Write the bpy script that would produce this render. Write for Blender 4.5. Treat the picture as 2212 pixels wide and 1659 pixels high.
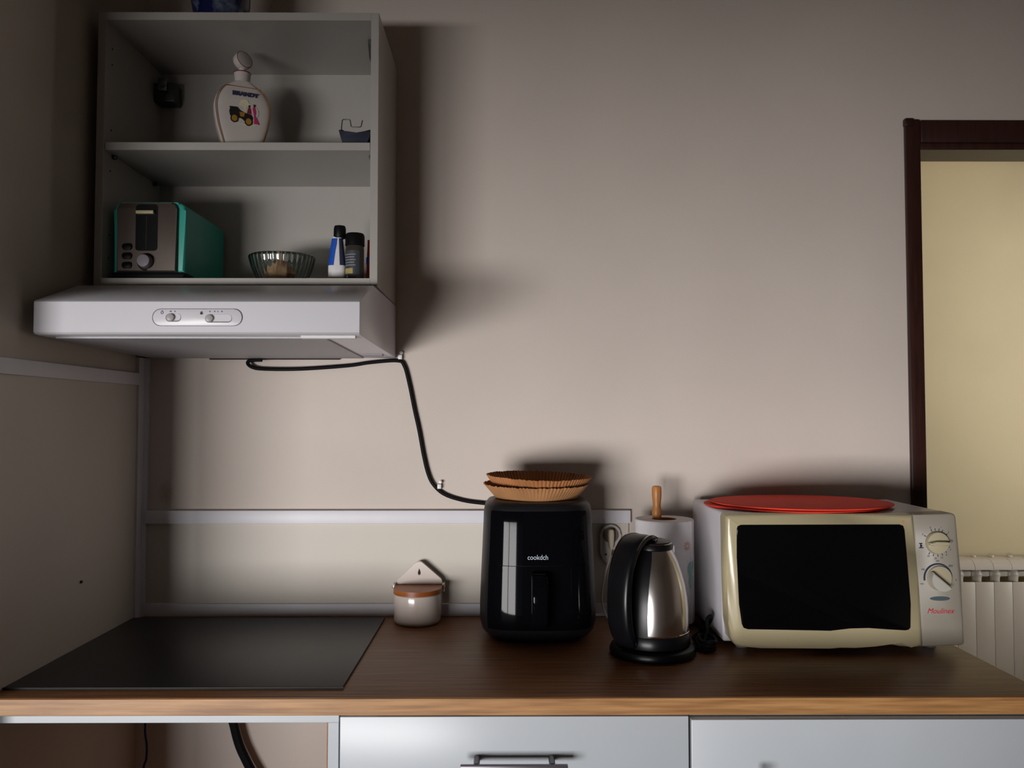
import bpy, bmesh, math, random
from mathutils import Vector, Matrix
random.seed(7)
PI = math.pi
for o in list(bpy.data.objects):
    bpy.data.objects.remove(o, do_unlink=True)
scene = bpy.context.scene
COL = scene.collection

# ---------------------------------------------------------------- camera, world, light, exposure
cam_d = bpy.data.cameras.new('camera')
cam = bpy.data.objects.new('camera', cam_d)
COL.objects.link(cam)
cam.location = (0, -2.07, 1.396)
cam.rotation_euler = (math.radians(92.24), 0, math.radians(-0.35))
cam_d.sensor_fit = 'HORIZONTAL'
cam_d.sensor_width = 36
cam_d.lens = 1800 / 2212 * 36
cam_d.clip_start = 0.02
scene.camera = cam

world = bpy.data.worlds.new('world')
scene.world = world
world.use_nodes = True
bg = world.node_tree.nodes['Background']
bg.inputs[0].default_value = (0.75, 0.86, 1.0, 1)
bg.inputs[1].default_value = 0.3

def area_light(name, loc, target, sx, sy, power, color):
    d = bpy.data.lights.new(name, 'AREA')
    d.shape = 'RECTANGLE'
    d.size, d.size_y, d.energy, d.color = sx, sy, power, color
    o = bpy.data.objects.new(name, d)
    COL.objects.link(o)
    o.location = loc
    o.rotation_euler = (Vector(target) - Vector(loc)).to_track_quat('-Z', 'Y').to_euler()
    return o
# sunlit ground and facades outside the kitchen's balcony door with its added shutter, and daylight outside the next room's window
area_light('outdoor_daylight', (-4.3, -8.6, -0.22), (-4.3, -3.6, -0.22), 5.0, 2.3, 1650, (1.0, 0.98, 0.97))
area_light('next_room_daylight', (4.9, 0.35, 1.15), (3.2, 0.8, 1.3), 2.2, 1.6, 170, (1.0, 0.97, 0.9))

vs = scene.view_settings
vs.view_transform = 'Standard'
vs.look = 'None'
vs.gamma = 1
vs.use_curve_mapping = False
vs.exposure = -0.47

# ---------------------------------------------------------------- materials
def lin(h):
    h = h.lstrip('#')
    c = [int(h[i:i + 2], 16) / 255 for i in (0, 2, 4)]
    return tuple(v / 12.92 if v <= .04045 else ((v + .055) / 1.055) ** 2.4 for v in c) + (1,)

def mat(name, hexcol, rough=0.5, metal=0.0, var=0.0, scale=8.0, bump=0.0, bscale=150.0, stretch=None, hex2=None, spec=None, coat=0.0, trans=0.0, ior=1.45):
    m = bpy.data.materials.new(name)
    m.use_nodes = True
    nt = m.node_tree
    p = nt.nodes['Principled BSDF']
    p.inputs['Base Color'].default_value = lin(hexcol)
    p.inputs['Roughness'].default_value = rough
    p.inputs['Metallic'].default_value = metal
    p.inputs['IOR'].default_value = ior
    p.inputs['Coat Weight'].default_value = coat
    p.inputs['Transmission Weight'].default_value = trans
    if spec is not None:
        p.inputs['Specular IOR Level'].default_value = spec
    tc = nt.nodes.new('ShaderNodeTexCoord')
    mp = nt.nodes.new('ShaderNodeMapping')
    nt.links.new(tc.outputs['Object'], mp.inputs[0])
    if stretch:
        mp.inputs['Scale'].default_value = stretch
    if var > 0 or hex2:
        n = nt.nodes.new('ShaderNodeTexNoise')
        n.inputs['Scale'].default_value = scale
        n.inputs['Detail'].default_value = 6
        nt.links.new(mp.outputs[0], n.inputs[0])
        r = nt.nodes.new('ShaderNodeValToRGB')
        c = lin(hexcol)
        if hex2:
            a, b = c, lin(hex2)
        else:
            a = tuple(v * (1 - var) for v in c[:3]) + (1,)
            b = tuple(min(1, v * (1 + var)) for v in c[:3]) + (1,)
        r.color_ramp.elements[0].position = .32
        r.color_ramp.elements[1].position = .68
        r.color_ramp.elements[0].color, r.color_ramp.elements[1].color = a, b
        nt.links.new(n.outputs[0], r.inputs[0])
        nt.links.new(r.outputs[0], p.inputs['Base Color'])
    if bump > 0:
        n2 = nt.nodes.new('ShaderNodeTexNoise')
        n2.inputs['Scale'].default_value = bscale
        n2.inputs['Detail'].default_value = 3
        nt.links.new(mp.outputs[0], n2.inputs[0])
        bn = nt.nodes.new('ShaderNodeBump')
        bn.inputs['Strength'].default_value = bump
        bn.inputs['Distance'].default_value = .002
        nt.links.new(n2.outputs[0], bn.inputs['Height'])
        nt.links.new(bn.outputs[0], p.inputs['Normal'])
    return m

def add_stain(m, centre, radius, hexcol, strength=0.5, squash=(1, 1, 1)):
    """a dirt mark with a shape of its own at a fixed place on the surface"""
    nt = m.node_tree
    p = nt.nodes['Principled BSDF']
    src = p.inputs['Base Color'].links[0].from_socket
    tc = nt.nodes.new('ShaderNodeTexCoord')
    sub = nt.nodes.new('ShaderNodeVectorMath'); sub.operation = 'SUBTRACT'
    sub.inputs[1].default_value = centre
    nt.links.new(tc.outputs['Object'], sub.inputs[0])
    mul = nt.nodes.new('ShaderNodeVectorMath'); mul.operation = 'MULTIPLY'
    mul.inputs[1].default_value = squash
    nt.links.new(sub.outputs[0], mul.inputs[0])
    ln = nt.nodes.new('ShaderNodeVectorMath'); ln.operation = 'LENGTH'
    nt.links.new(mul.outputs[0], ln.inputs[0])
    mr = nt.nodes.new('ShaderNodeMapRange')
    mr.inputs['From Min'].default_value = 0
    mr.inputs['From Max'].default_value = radius
    mr.inputs['To Min'].default_value = 1
    mr.inputs['To Max'].default_value = 0
    nt.links.new(ln.outputs['Value'], mr.inputs['Value'])
    n = nt.nodes.new('ShaderNodeTexNoise')
    n.inputs['Scale'].default_value = 90
    nt.links.new(tc.outputs['Object'], n.inputs[0])
    mm = nt.nodes.new('ShaderNodeMath'); mm.operation = 'MULTIPLY'
    nt.links.new(mr.outputs[0], mm.inputs[0]); nt.links.new(n.outputs[0], mm.inputs[1])
    m2 = nt.nodes.new('ShaderNodeMath'); m2.operation = 'MULTIPLY'; m2.use_clamp = True
    m2.inputs[1].default_value = strength * 2
    nt.links.new(mm.outputs[0], m2.inputs[0])
    mx = nt.nodes.new('ShaderNodeMix'); mx.data_type = 'RGBA'
    nt.links.new(m2.outputs[0], mx.inputs['Factor'])
    nt.links.new(src, mx.inputs['A'])
    mx.inputs['B'].default_value = lin(hexcol)
    nt.links.new(mx.outputs['Result'], p.inputs['Base Color'])

M = {}
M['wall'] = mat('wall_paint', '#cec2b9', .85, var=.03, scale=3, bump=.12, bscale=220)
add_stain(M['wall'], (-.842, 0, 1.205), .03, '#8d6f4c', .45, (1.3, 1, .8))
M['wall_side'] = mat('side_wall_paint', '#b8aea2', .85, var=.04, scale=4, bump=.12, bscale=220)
M['panel'] = mat('splash_panel_melamine', '#c8c0b5', .5, var=.02, scale=5)
M['wall_room2'] = mat('next_room_cream_paint', '#d9cba8', .85, var=.03, scale=3, bump=.1)
M['wall_dim'] = mat('taupe_wall_paint', '#cdc3b8', .9, var=.03)
M['floor'] = mat('floor_tile', '#86776a', .5, var=.12, scale=4)
M['ceiling'] = mat('ceiling_paint', '#cbc4ba', .9, var=.02)
M['trim'] = mat('white_plastic_trim', '#d8d6dc', .45, var=.015, scale=20)
M['white_lam'] = mat('white_laminate', '#aaa59f', .38, var=.012, scale=12)
M['white_front'] = mat('white_front_laminate', '#bfc5cb', .32, var=.012, scale=12)
M['white_enamel'] = mat('white_enamel', '#dcdae0', .3, var=.01, scale=10)
M['filter'] = mat('grey_filter_mesh', '#a9a7ab', .5, metal=.3, bump=.3, bscale=600)
M['grey_mark'] = mat('grey_print', '#6c6670', .6, var=.03)
M['slider'] = mat('slider_plastic', '#b4aeae', .35, var=.03)
M['slot'] = mat('slot_grey', '#8b848c', .5, var=.03)
M['wood_top'] = mat('oak_laminate', '#6e4629', .42, hex2='#9a6b42', scale=5, stretch=(1.2, 26, 26), bump=.05, bscale=40)
M['wood_edge_lit'] = mat('oak_edge_lit_tone', '#8d6138', .42, hex2='#b98a58', scale=5, stretch=(1.4, 30, 30), bump=.05, bscale=40)  # paler than the slab: light on the front edge put into the colour
M['hob'] = mat('black_hob_glass', '#1b1b20', .36, var=.08, scale=30)
M['hob_edge'] = mat('black_hob_edge', '#0a0a0b', .3, var=.05)
M['dark_wood'] = mat('dark_brown_varnish', '#2c1714', .35, hex2='#3a201a', scale=6, stretch=(20, 20, 1.5))
M['brown_wood'] = mat('brown_varnish', '#2e1c14', .4, hex2='#382319', scale=6, stretch=(2, 20, 20))
M['black_rubber'] = mat('black_cable', '#0d0c10', .6, var=.05, spec=.15)
M['white_cord'] = mat('white_cord', '#c9c0b2', .45, var=.03)
M['blue_wire'] = mat('blue_wire', '#1c2a66', .45, var=.05)
M['clip'] = mat('white_clip', '#e6e2dc', .4, var=.02)
M['ceramic'] = mat('white_ceramic', '#dccfc6', .18, var=.03, scale=14, coat=.4)
add_stain(M['ceramic'], (.006, -.075, .045), .03, '#9a7a60', .25, (1.2, 1, .8))
M['lid_wood'] = mat('salt_lid_wood', '#8a4a20', .4, hex2='#b0672f', scale=7, stretch=(1.5, 1, 14))
M['hole'] = mat('dark_hole', '#2a2420', .9, var=.05)
M['steel'] = mat('steel', '#9c9aa0', .3, metal=1, var=.04)
M['handle_steel'] = mat('dark_steel_handle', '#6f6b70', .4, metal=.7, var=.04)
M['fry_body'] = mat('satin_black_plastic', '#151417', .4, var=.05, scale=30, spec=.3)
M['fry_gloss'] = mat('gloss_black_plastic', '#07070a', .06, var=.02, spec=.12)
M['print_grey'] = mat('pale_print', '#b9c6d0', .5, var=.02)
M['paper'] = mat('brown_baking_paper', '#ab7a4f', .75, var=.12, scale=18, bump=.15, bscale=200)
M['paper2'] = mat('brown_baking_paper_top', '#a46c40', .75, var=.12, scale=18, bump=.15, bscale=200)
M['socket'] = mat('socket_plastic', '#c9c5bf', .35, var=.02)
M['socket_dark'] = mat('socket_well', '#6d5c50', .6, var=.04)
M['plug'] = mat('plug_plastic', '#d6c7b0', .45, var=.03)
M['towel'] = mat('paper_towel', '#e4e0e2', .95, var=.02, scale=30, bump=.5, bscale=260)
M['towel_star'] = mat('salmon_print', '#dda58c', .95, var=.05, scale=60)
M['towel_teal'] = mat('teal_print', '#93bdb6', .95, var=.05, scale=60)
M['pole_wood'] = mat('turned_wood', '#a1642f', .4, hex2='#bd8145', scale=8, stretch=(14, 14, 1.2))
M['kettle_steel'] = mat('polished_steel', '#e6e0de', .2, metal=1, var=.01)
M['kettle_black'] = mat('kettle_black_plastic', '#0c0c0f', .3, var=.05, scale=25, spec=.3)
M['chrome'] = mat('chrome_ring', '#dcdcdc', .08, metal=1, var=.01)
M['mw_white'] = mat('white_metal_cabinet', '#cfccd2', .35, var=.02)
M['mw_cream'] = mat('yellowed_cream_plastic', '#ab9f7f', .3, var=.03, scale=5, coat=.2)
M['mw_panel'] = mat('beige_panel_plastic', '#8f887c', .45, var=.02)
M['mw_glass'] = mat('black_oven_glass', '#060608', .06, var=.02)
M['mw_knob'] = mat('ivory_knob', '#aea489', .4, var=.02)
M['mw_knob2'] = mat('grey_knob', '#b4b0a6', .4, var=.02)
M['navy_print'] = mat('navy_print', '#2c2e4c', .5, var=.03)
M['teal_button'] = mat('slate_button', '#4d5a60', .35, var=.03)
M['red_print'] = mat('red_print', '#c2203a', .5, var=.03)
M['orange_print'] = mat('orange_print', '#d8762c', .5, var=.03)
M['red_mat'] = mat('red_felt', '#e6432b', .85, var=.06, scale=40, bump=.2, bscale=500)
M['red_mat2'] = mat('red_felt_lower', '#dd3a26', .85, var=.06, scale=40, bump=.2, bscale=500)
M['rad'] = mat('radiator_enamel', '#dcd5cc', .35, var=.015)
M['rad_valve'] = mat('radiator_core', '#c7c3bc', .35, var=.02)
M['porcelain'] = mat('blue_white_porcelain', '#0b1240', .12, hex2='#5f6878', scale=22, coat=.5)
for n_ in M['porcelain'].node_tree.nodes:
    if n_.type == 'VALTORGB':
        n_.color_ramp.elements[0].position, n_.color_ramp.elements[1].position = .52, .66
M['bottle'] = mat('bottle_ceramic', '#bfb6b0', .2, var=.015, coat=.4)
M['gold'] = mat('gold_line', '#a5692c', .35, metal=.4, var=.05)
M['pink'] = mat('print_pink', '#b22a62', .5, var=.05)
M['maroon'] = mat('print_maroon', '#7c2130', .5, var=.05)
M['carblack'] = mat('print_black', '#1d1a16', .5, var=.05)
M['caryellow'] = mat('print_ochre', '#9a7128', .5, var=.05)
M['foliage'] = mat('print_pale_foliage', '#cfc7a6', .5, var=.08, scale=80)
M['slate'] = mat('slate_blue_plastic', '#2d3040', .45, var=.04)
M['wire'] = mat('dark_wire', '#4a443e', .4, metal=.6, var=.05)
M['teal'] = mat('teal_plastic', '#35a393', .4, var=.02)
M['toaster_steel'] = mat('brushed_brown_steel', '#51453d', .5, metal=.3, var=.04, stretch=(1, 1, 30))
M['black_plastic'] = mat('black_plastic', '#0e0e10', .45, var=.05, spec=.2)
M['lever'] = mat('lever_cream', '#c8bb94', .4, var=.03)
M['glass'] = mat('bowl_glass', '#e9f3ef', .04, trans=1.0, var=.01)
M['garlic'] = mat('garlic_skin', '#ecc09a', .6, hex2='#b37a58', scale=6, stretch=(9, 9, 1))
M['blue_label'] = mat('blue_label', '#1450b4', .4, var=.04)
M['white_bottle'] = mat('white_bottle_plastic', '#dcd8da', .35, var=.02)
M['navy_label'] = mat('navy_label', '#30364e', .4, var=.04)
M['jar'] = mat('jar_dark', '#3c352e', .15, var=.1, scale=60)
M['jar_label'] = mat('jar_label', '#3a4146', .5, var=.05)
M['yellow_label'] = mat('ochre_label', '#a8975a', .5, var=.05)
M['red_pack'] = mat('red_packet', '#b32a18', .4, var=.05)
M['orange_pack'] = mat('orange_packet', '#b4491c', .4, var=.1, scale=40)
M['galv'] = mat('galvanised_bracket', '#4a4f4e', .4, metal=.7, var=.08, scale=40)
M['shutter'] = mat('added_shutter_slat', '#8f877c', .6, var=.03)
M['frame_alu'] = mat('window_frame', '#9a958c', .5, var=.02)
M['chipboard'] = mat('chipboard_edge', '#9a6a4a', .8, var=.15, scale=200)
M['screw'] = mat('dark_screw', '#2b2824', .5, var=.05)

# ---------------------------------------------------------------- mesh helpers (world coordinates in, object-local out)
def wloc(o):
    v = Vector((0, 0, 0))
    while o:
        v += o.location
        o = o.parent
    return v

def finish(name, bm, material, loc, parent, smooth):
    bmesh.ops.remove_doubles(bm, verts=bm.verts, dist=1e-6)
    bmesh.ops.recalc_face_normals(bm, faces=bm.faces)
    base = Vector(loc)
    bmesh.ops.translate(bm, verts=bm.verts, vec=-base)
    me = bpy.data.meshes.new(name)
    bm.to_mesh(me)
    bm.free()
    me.materials.append(M[material])
    if smooth:
        for p in me.polygons:
            p.use_smooth = True
        me.set_sharp_from_angle(angle=math.radians(smooth))
    o = bpy.data.objects.new(name, me)
    COL.objects.link(o)
    if parent:
        o.parent = parent
    else:
        o.location = base
    return o

def thing(name, label, cat, loc, group=None):
    o = bpy.data.objects.new(name, None)
    COL.objects.link(o)
    o.empty_display_size = .05
    o.location = loc
    o['label'] = label
    o['category'] = cat
    if group:
        o['group'] = group
    return o

def part(name, bm, material, parent, label=None, smooth=35):
    o = finish(name, bm, material, wloc(parent), parent, smooth)
    if label:
        o['label'] = label
    return o

def single(name, bm, material, label, cat, loc, group=None, smooth=35):
    o = finish(name, bm, material, loc, None, smooth)
    o['label'] = label
    o['category'] = cat
    if group:
        o['group'] = group
    return o

def struct(name, bm, material, label=None, smooth=0, cat=None):
    o = finish(name, bm, material, (0, 0, 0), None, smooth)
    o['kind'] = 'structure'
    if label:
        o['label'] = label
    if cat:
        o['category'] = cat
    return o

def B():
    return bmesh.new()

def box(bm, x0, x1, y0, y1, z0, z1, bev=0, seg=2):
    r = bmesh.ops.create_cube(bm, size=1)
    vs_ = r['verts']
    for v in vs_:
        v.co = Vector(((x0 + x1) / 2 + v.co.x * (x1 - x0), (y0 + y1) / 2 + v.co.y * (y1 - y0), (z0 + z1) / 2 + v.co.z * (z1 - z0)))
    if bev:
        es = list({e for v in vs_ for e in v.link_edges})
        bmesh.ops.bevel(bm, geom=es, offset=bev, segments=seg, profile=.5, affect='EDGES')
    return bm

def bx(*a, **k):
    return box(B(), *a, **k)

def smooth_path(pts, n=6):
    pts = [Vector(p) for p in pts]
    out = []
    for i in range(len(pts) - 1):
        p0 = pts[max(i - 1, 0)]; p1 = pts[i]; p2 = pts[i + 1]; p3 = pts[min(i + 2, len(pts) - 1)]
        for k in range(n):
            t = k / n
            out.append(.5 * ((2 * p1) + (p2 - p0) * t + (2 * p0 - 5 * p1 + 4 * p2 - p3) * t * t + (3 * p1 - p0 - 3 * p2 + p3) * t ** 3))
    out.append(pts[-1])
    return out

def loft(bm, rings, cap0=True, cap1=True, closed=True):
    vr = [[bm.verts.new(p) for p in r] for r in rings]
    n = len(rings[0])
    for a, b in zip(vr[:-1], vr[1:]):
        for i in range(n if closed else n - 1):
            j = (i + 1) % n
            bm.faces.new((a[i], a[j], b[j], b[i]))
    if cap0:
        bm.faces.new(list(reversed(vr[0])))
    if cap1:
        bm.faces.new(vr[-1])
    return bm

def tube(bm, pts, r, seg=10, closed=False):
    pts = [Vector(p) for p in pts]
    up = Vector((0, 0, 1))
    rings = []
    nrm = None
    N = len(pts)
    for i, p in enumerate(pts):
        if closed:
            t = (pts[(i + 1) % N] - pts[i - 1]).normalized()
        else:
            t = (pts[min(i + 1, N - 1)] - pts[max(i - 1, 0)]).normalized()
        if nrm is None:
            nrm = t.cross(up)
            if nrm.length < .01:
                nrm = t.cross(Vector((1, 0, 0)))
            nrm.normalize()
        else:
            nrm = (nrm - t * nrm.dot(t)).normalized()
        bn = t.cross(nrm)
        rr = r[i] if isinstance(r, (list, tuple)) else r
        rings.append([p + (nrm * math.cos(2 * PI * k / seg) + bn * math.sin(2 * PI * k / seg)) * rr for k in range(seg)])
    if closed:
        rings.append(rings[0])
        loft(bm, rings, False, False)
        bmesh.ops.remove_doubles(bm, verts=bm.verts, dist=1e-6)
        return bm
    return loft(bm, rings)

def lathe(bm, prof, cx, cy, seg=48, ruffle=None, cap0=True, cap1=True):
    rings = []
    for i, (r, z) in enumerate(prof):
        ring = []
        for k in range(seg):
            a = 2 * PI * k / seg
            rr, zz = (r, z) if ruffle is None else ruffle(i, r, z, a, k)
            ring.append(Vector((cx + rr * math.cos(a), cy + rr * math.sin(a), zz)))
        rings.append(ring)
    return loft(bm, rings, cap0, cap1)

def cyl(bm, p0, p1, r0, r1=None, seg=24, bev=0):
    p0, p1 = Vector(p0), Vector(p1)
    r1 = r0 if r1 is None else r1
    t = (p1 - p0).normalized()
    a = t.cross(Vector((0, 0, 1)))
    if a.length < .01:
        a = t.cross(Vector((1, 0, 0)))
    a.normalize()
    b = t.cross(a)
    L = (p1 - p0).length
    stops = [(0, r0), (L, r1)] if not bev else [(0, r0 - bev), (bev * .3, r0 - bev * .3), (bev, r0), (L - bev, r1), (L - bev * .3, r1 - bev * .3), (L, r1 - bev)]
    return loft(bm, [[p0 + t * d + (a * math.cos(2 * PI * k / seg) + b * math.sin(2 * PI * k / seg)) * rr for k in range(seg)] for d, rr in stops])

def prism(bm, pts, y0, y1, bev=0, seg=2, axis='y', bev_back=False):
    """outline (x,z) extruded from y0 (front) to y1; axis 'z': (x,y) from z0 to z1; axis 'x': (y,z)"""
    def P(a, b, d):
        return Vector((a, d, b)) if axis == 'y' else Vector((a, b, d)) if axis == 'z' else Vector((d, a, b))
    f = [bm.verts.new(P(a, b, y0)) for a, b in pts]
    k = [bm.verts.new(P(a, b, y1)) for a, b in pts]
    n = len(pts)
    bm.faces.new(f)
    bm.faces.new(list(reversed(k)))
    for i in range(n):
        j = (i + 1) % n
        bm.faces.new((f[j], f[i], k[i], k[j]))
    if bev:
        es = [bm.edges.get((f[i], f[(i + 1) % n])) for i in range(n)]
        if bev_back:
            es += [bm.edges.get((k[i], k[(i + 1) % n])) for i in range(n)]
        bmesh.ops.bevel(bm, geom=es, offset=bev, segments=seg, profile=.5, affect='EDGES')
    return bm

def rrect(x0, x1, z0, z1, r, seg=5):
    out = []
    for cx, cz, a0 in ((x1 - r, z1 - r, 0), (x0 + r, z1 - r, PI / 2), (x0 + r, z0 + r, PI), (x1 - r, z0 + r, 1.5 * PI)):
        for k in range(seg + 1):
            a = a0 + PI / 2 * k / seg
            out.append((cx + r * math.cos(a), cz + r * math.sin(a)))
    return out

def ellipse(cx, cz, rx, rz, seg=32, a0=0, a1=2 * PI):
    return [(cx + rx * math.cos(a0 + (a1 - a0) * k / seg), cz + rz * math.sin(a0 + (a1 - a0) * k / seg)) for k in range(seg)]

def sup(cx, cy, z, hx, hy, n=4.0, seg=64):
    out = []
    for k in range(seg):
        a = 2 * PI * k / seg
        c, s = math.cos(a), math.sin(a)
        out.append(Vector((cx + hx * math.copysign(abs(c) ** (2 / n), c), cy + hy * math.copysign(abs(s) ** (2 / n), s), z)))
    return out

def text_part(name, body, size, loc, material, parent, shear=0.0, rot=(PI / 2, 0, 0), depth=.0002, sx=1.0, world_M=None, bold=0.0):
    cu = bpy.data.curves.new(name, 'FONT')
    cu.body = body
    cu.size = size
    cu.align_x = 'CENTER'
    cu.align_y = 'CENTER'
    cu.extrude = depth
    cu.shear = shear
    cu.offset = bold
    cu.resolution_u = 3
    t = bpy.data.objects.new(name + '_tmp', cu)
    COL.objects.link(t)
    dg = bpy.context.evaluated_depsgraph_get()
    me = bpy.data.meshes.new_from_object(t.evaluated_get(dg))
    bpy.data.objects.remove(t)
    bpy.data.curves.remove(cu)
    from mathutils import Euler
    mw = world_M if world_M is not None else Matrix.Translation(Vector(loc)) @ Euler(rot).to_matrix().to_4x4()
    mw = Matrix.Translation(-wloc(parent)) @ mw @ Matrix.Diagonal((sx, 1, 1, 1))
    me.transform(mw)
    me.name = name
    me.materials.clear()
    me.materials.append(M[material])
    o = bpy.data.objects.new(name, me)
    COL.objects.link(o)
    o.parent = parent
    return o

# ---------------------------------------------------------------- the setting
CT = .908           # worktop height
XL = -.905          # left wall face
H = 2.62
struct('floor', bx(-3.0, 3.5, -3.7, 1.75, -.05, 0), 'floor')
struct('ceiling', bx(-3.0, 3.5, -3.7, 1.75, H, H + .05), 'ceiling')
DX0, DX1, DZ = 1.036, 1.86, 2.07
b = B()
box(b, -3.0, DX0 - .034, 0, .1, 0, H)
box(b, DX1 + .034, 3.5, 0, .1, 0, H)
box(b, DX0 - .034, DX1 + .034, 0, .1, DZ + .034, H)
wall_back = struct('wall_back', b, 'wall')
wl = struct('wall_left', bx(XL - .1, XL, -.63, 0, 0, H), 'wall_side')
part('splash_panel', bx(XL, XL + .004, -.625, -.001, CT, 1.49), 'panel', wl, smooth=0)
part('splash_panel', bx(XL + .006, .296, -.005, 0, CT, 1.15), 'panel', wall_back, smooth=0)
b = B(); cyl(b, (XL + .003, -.288, 1.047), (XL + .0075, -.288, 1.047), .003, seg=10)
part('screw', b, 'screw', wl)
# rear and side walls of the kitchen, behind the camera, with the balcony door
WX0, WX1, WZ1 = -2.93, -0.20, 2.05
b = B()
box(b, -3.0, WX0, -3.7, -3.55, 0, H)
box(b, WX1, 3.5, -3.7, -3.55, 0, H)
box(b, WX0, WX1, -3.7, -3.55, WZ1, H)
struct('wall_rear', b, 'wall_dim')
struct('wall_outer_left', bx(-3.05, -2.95, -3.7, .1, 0, H), 'wall_dim')
struct('wall_right', bx(2.45, 2.55, -3.7, 0, 0, H), 'wall_dim')
w1 = struct('window_1', bx(WX0, WX0 + .05, -3.66, -3.6, 0, WZ1), 'frame_alu')
part('frame_post', bx(WX1 - .05, WX1, -3.66, -3.6, 0, WZ1), 'frame_alu', w1, smooth=0)
part('frame_post', bx((WX0 + WX1) / 2 - .03, (WX0 + WX1) / 2 + .03, -3.66, -3.6, 0, WZ1), 'frame_alu', w1, smooth=0)
part('frame_rail', bx(WX0, WX1, -3.66, -3.6, 0, .20), 'frame_alu', w1, smooth=0)
part('frame_rail', bx(WX0, WX1, -3.66, -3.6, WZ1 - .05, WZ1), 'frame_alu', w1, smooth=0)
SH = 1.01            # lower edge, set to dim the upper wall, of an added unseen shutter
z = SH
while z < WZ1:
    part('added_shutter_slat', bx(WX0, WX1, -3.70, -3.688, z, min(z + .052, WZ1), bev=.003, seg=1), 'shutter', w1, smooth=0)
    z += .0525
# next room
struct('wall_far', bx(.2, 3.5, 1.62, 1.72, 0, H), 'wall_room2')
struct('wall_far_left', bx(.2, .3, .1, 1.62, 0, H), 'wall_room2')
b = B()
box(b, 3.2, 3.3, .1, .25, 0, H); box(b, 3.2, 3.3, 1.35, 1.62, 0, H)
box(b, 3.2, 3.3, .25, 1.35, 0, .85); box(b, 3.2, 3.3, .25, 1.35, 2.15, H)
struct('wall_far_right', b, 'wall_room2')
w2 = struct('window_2', bx(3.22, 3.27, .25, .31, .85, 2.15), 'frame_alu')
part('frame_post', bx(3.22, 3.27, 1.29, 1.35, .85, 2.15), 'frame_alu', w2, smooth=0)
part('frame_rail', bx(3.22, 3.27, .25, 1.35, .85, .91), 'frame_alu', w2, smooth=0)
part('frame_rail', bx(3.22, 3.27, .25, 1.35, 2.09, 2.15), 'frame_alu', w2, smooth=0)
# door frame of the passage
d1 = struct('door_1', bx(DX0 - .034, DX0, -.002, .102, 0, DZ), 'dark_wood')
d1['label'] = 'dark brown varnished door frame of the open doorway'
part('jamb', bx(DX1, DX1 + .034, -.002, .102, 0, DZ), 'dark_wood', d1, smooth=0)
part('head_lining', bx(DX0 - .034, DX1 + .034, -.002, .102, DZ, DZ + .034), 'brown_wood', d1, smooth=0)
part('casing', bx(DX0 - .038, DX0, -.016, -.002, 0, DZ + .072, bev=.004), 'dark_wood', d1)
part('casing', bx(DX1, DX1 + .06, -.016, -.002, 0, DZ + .072, bev=.004), 'dark_wood', d1)
part('casing', bx(DX0, DX1, -.0165, -.002, DZ + .012, DZ + .070, bev=.004), 'dark_wood', d1)
part('casing_bead', bx(DX0, DX1, -.010, -.002, DZ - .004, DZ + .012, bev=.002), 'dark_wood', d1)
part('corner_block', bx(DX0 - .040, DX0 - .016, -.020, -.002, DZ + .052, DZ + .074, bev=.005), 'dark_wood', d1)
# white plastic trims of the splashback
struct('trim_1', bx(XL + .0205, .304, -.017, 0, 1.134, 1.166, bev=.002), 'trim', smooth=35)
struct('trim_2', bx(XL + .0205, .62, -.014, 0, CT, .939, bev=.002), 'trim', smooth=35)
b = B(); prism(b, [(XL, 0), (XL, -.036), (XL + .009, -.036), (XL + .011, -.012), (XL + .020, -.010), (XL + .020, 0)], CT, 1.54, axis='z')
struct('trim_3', b, 'trim')
struct('trim_4', bx(XL, XL + .010, -.625, -.0365, 1.472, 1.502, bev=.002), 'trim', smooth=35)
struct('trim_5', bx(.292, .300, -.008, 0, .9395, 1.1335, bev=.0015), 'panel', smooth=35)

# ---------------------------------------------------------------- kitchen furniture
XR = .955
wt = thing('worktop', 'brown oak laminate worktop along the wall', 'worktop', (.025, -.3, CT - .03))
part('slab', bx(XL + .001, XR, -.600, -.0005, CT - .030, CT, bev=.0015), 'wood_top', wt)
part('edge_band', bx(XL + .001, XR, -.6025, -.600, CT - .030, CT - .0012, bev=.0008, seg=1), 'wood_edge_lit', wt, label='oak front edge strip, frontal light painted in as a paler tone')
hob = thing('hob', 'black glass hob set into the worktop by the side wall', 'hob', (-.597, -.298, CT))
part('glass_plate', bx(-.899, -.2935, -.556, -.040, CT + .0005, CT + .005, bev=.0012), 'hob', hob)
part('edge_strip', bx(-.900, -.2925, -.558, -.556, CT + .0003, CT + .0045), 'hob_edge', hob, smooth=0)

ou = thing('oven_housing', 'open white base unit under the hob with no oven fitted', 'cabinet', (-.6, -.3, 0))
part('front_rail', bx(XL + .001, -.297, -.572, -.552, CT - .0530, CT - .0305, bev=.001), 'white_front', ou, smooth=0)
part('side_panel', bx(-.3165, -.2975, -.571, -.05, .10, CT - .0532, bev=.0008), 'white_front', ou, smooth=0)
part('panel_edge', bx(-.3185, -.3167, -.570, -.05, .10, CT - .0532), 'chipboard', ou, smooth=0)
part('plinth', bx(XL + .001, -.297, -.50, -.485, 0, .10), 'white_lam', ou, smooth=0)
b = B()
tube(b, smooth_path([(-.668, -.03, .875), (-.667, -.03, .70), (-.657, -.03, .655), (-.643, -.03, .606), (-.622, -.03, .562), (-.594, -.03, .507), (-.57, -.03, .40), (-.56, -.03, .28)]), .0105)
single('hose', b, 'black_rubber', 'thick black hose hanging in the open unit under the hob', 'hose', (-.6, -.03, .3))
b = B()
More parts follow.
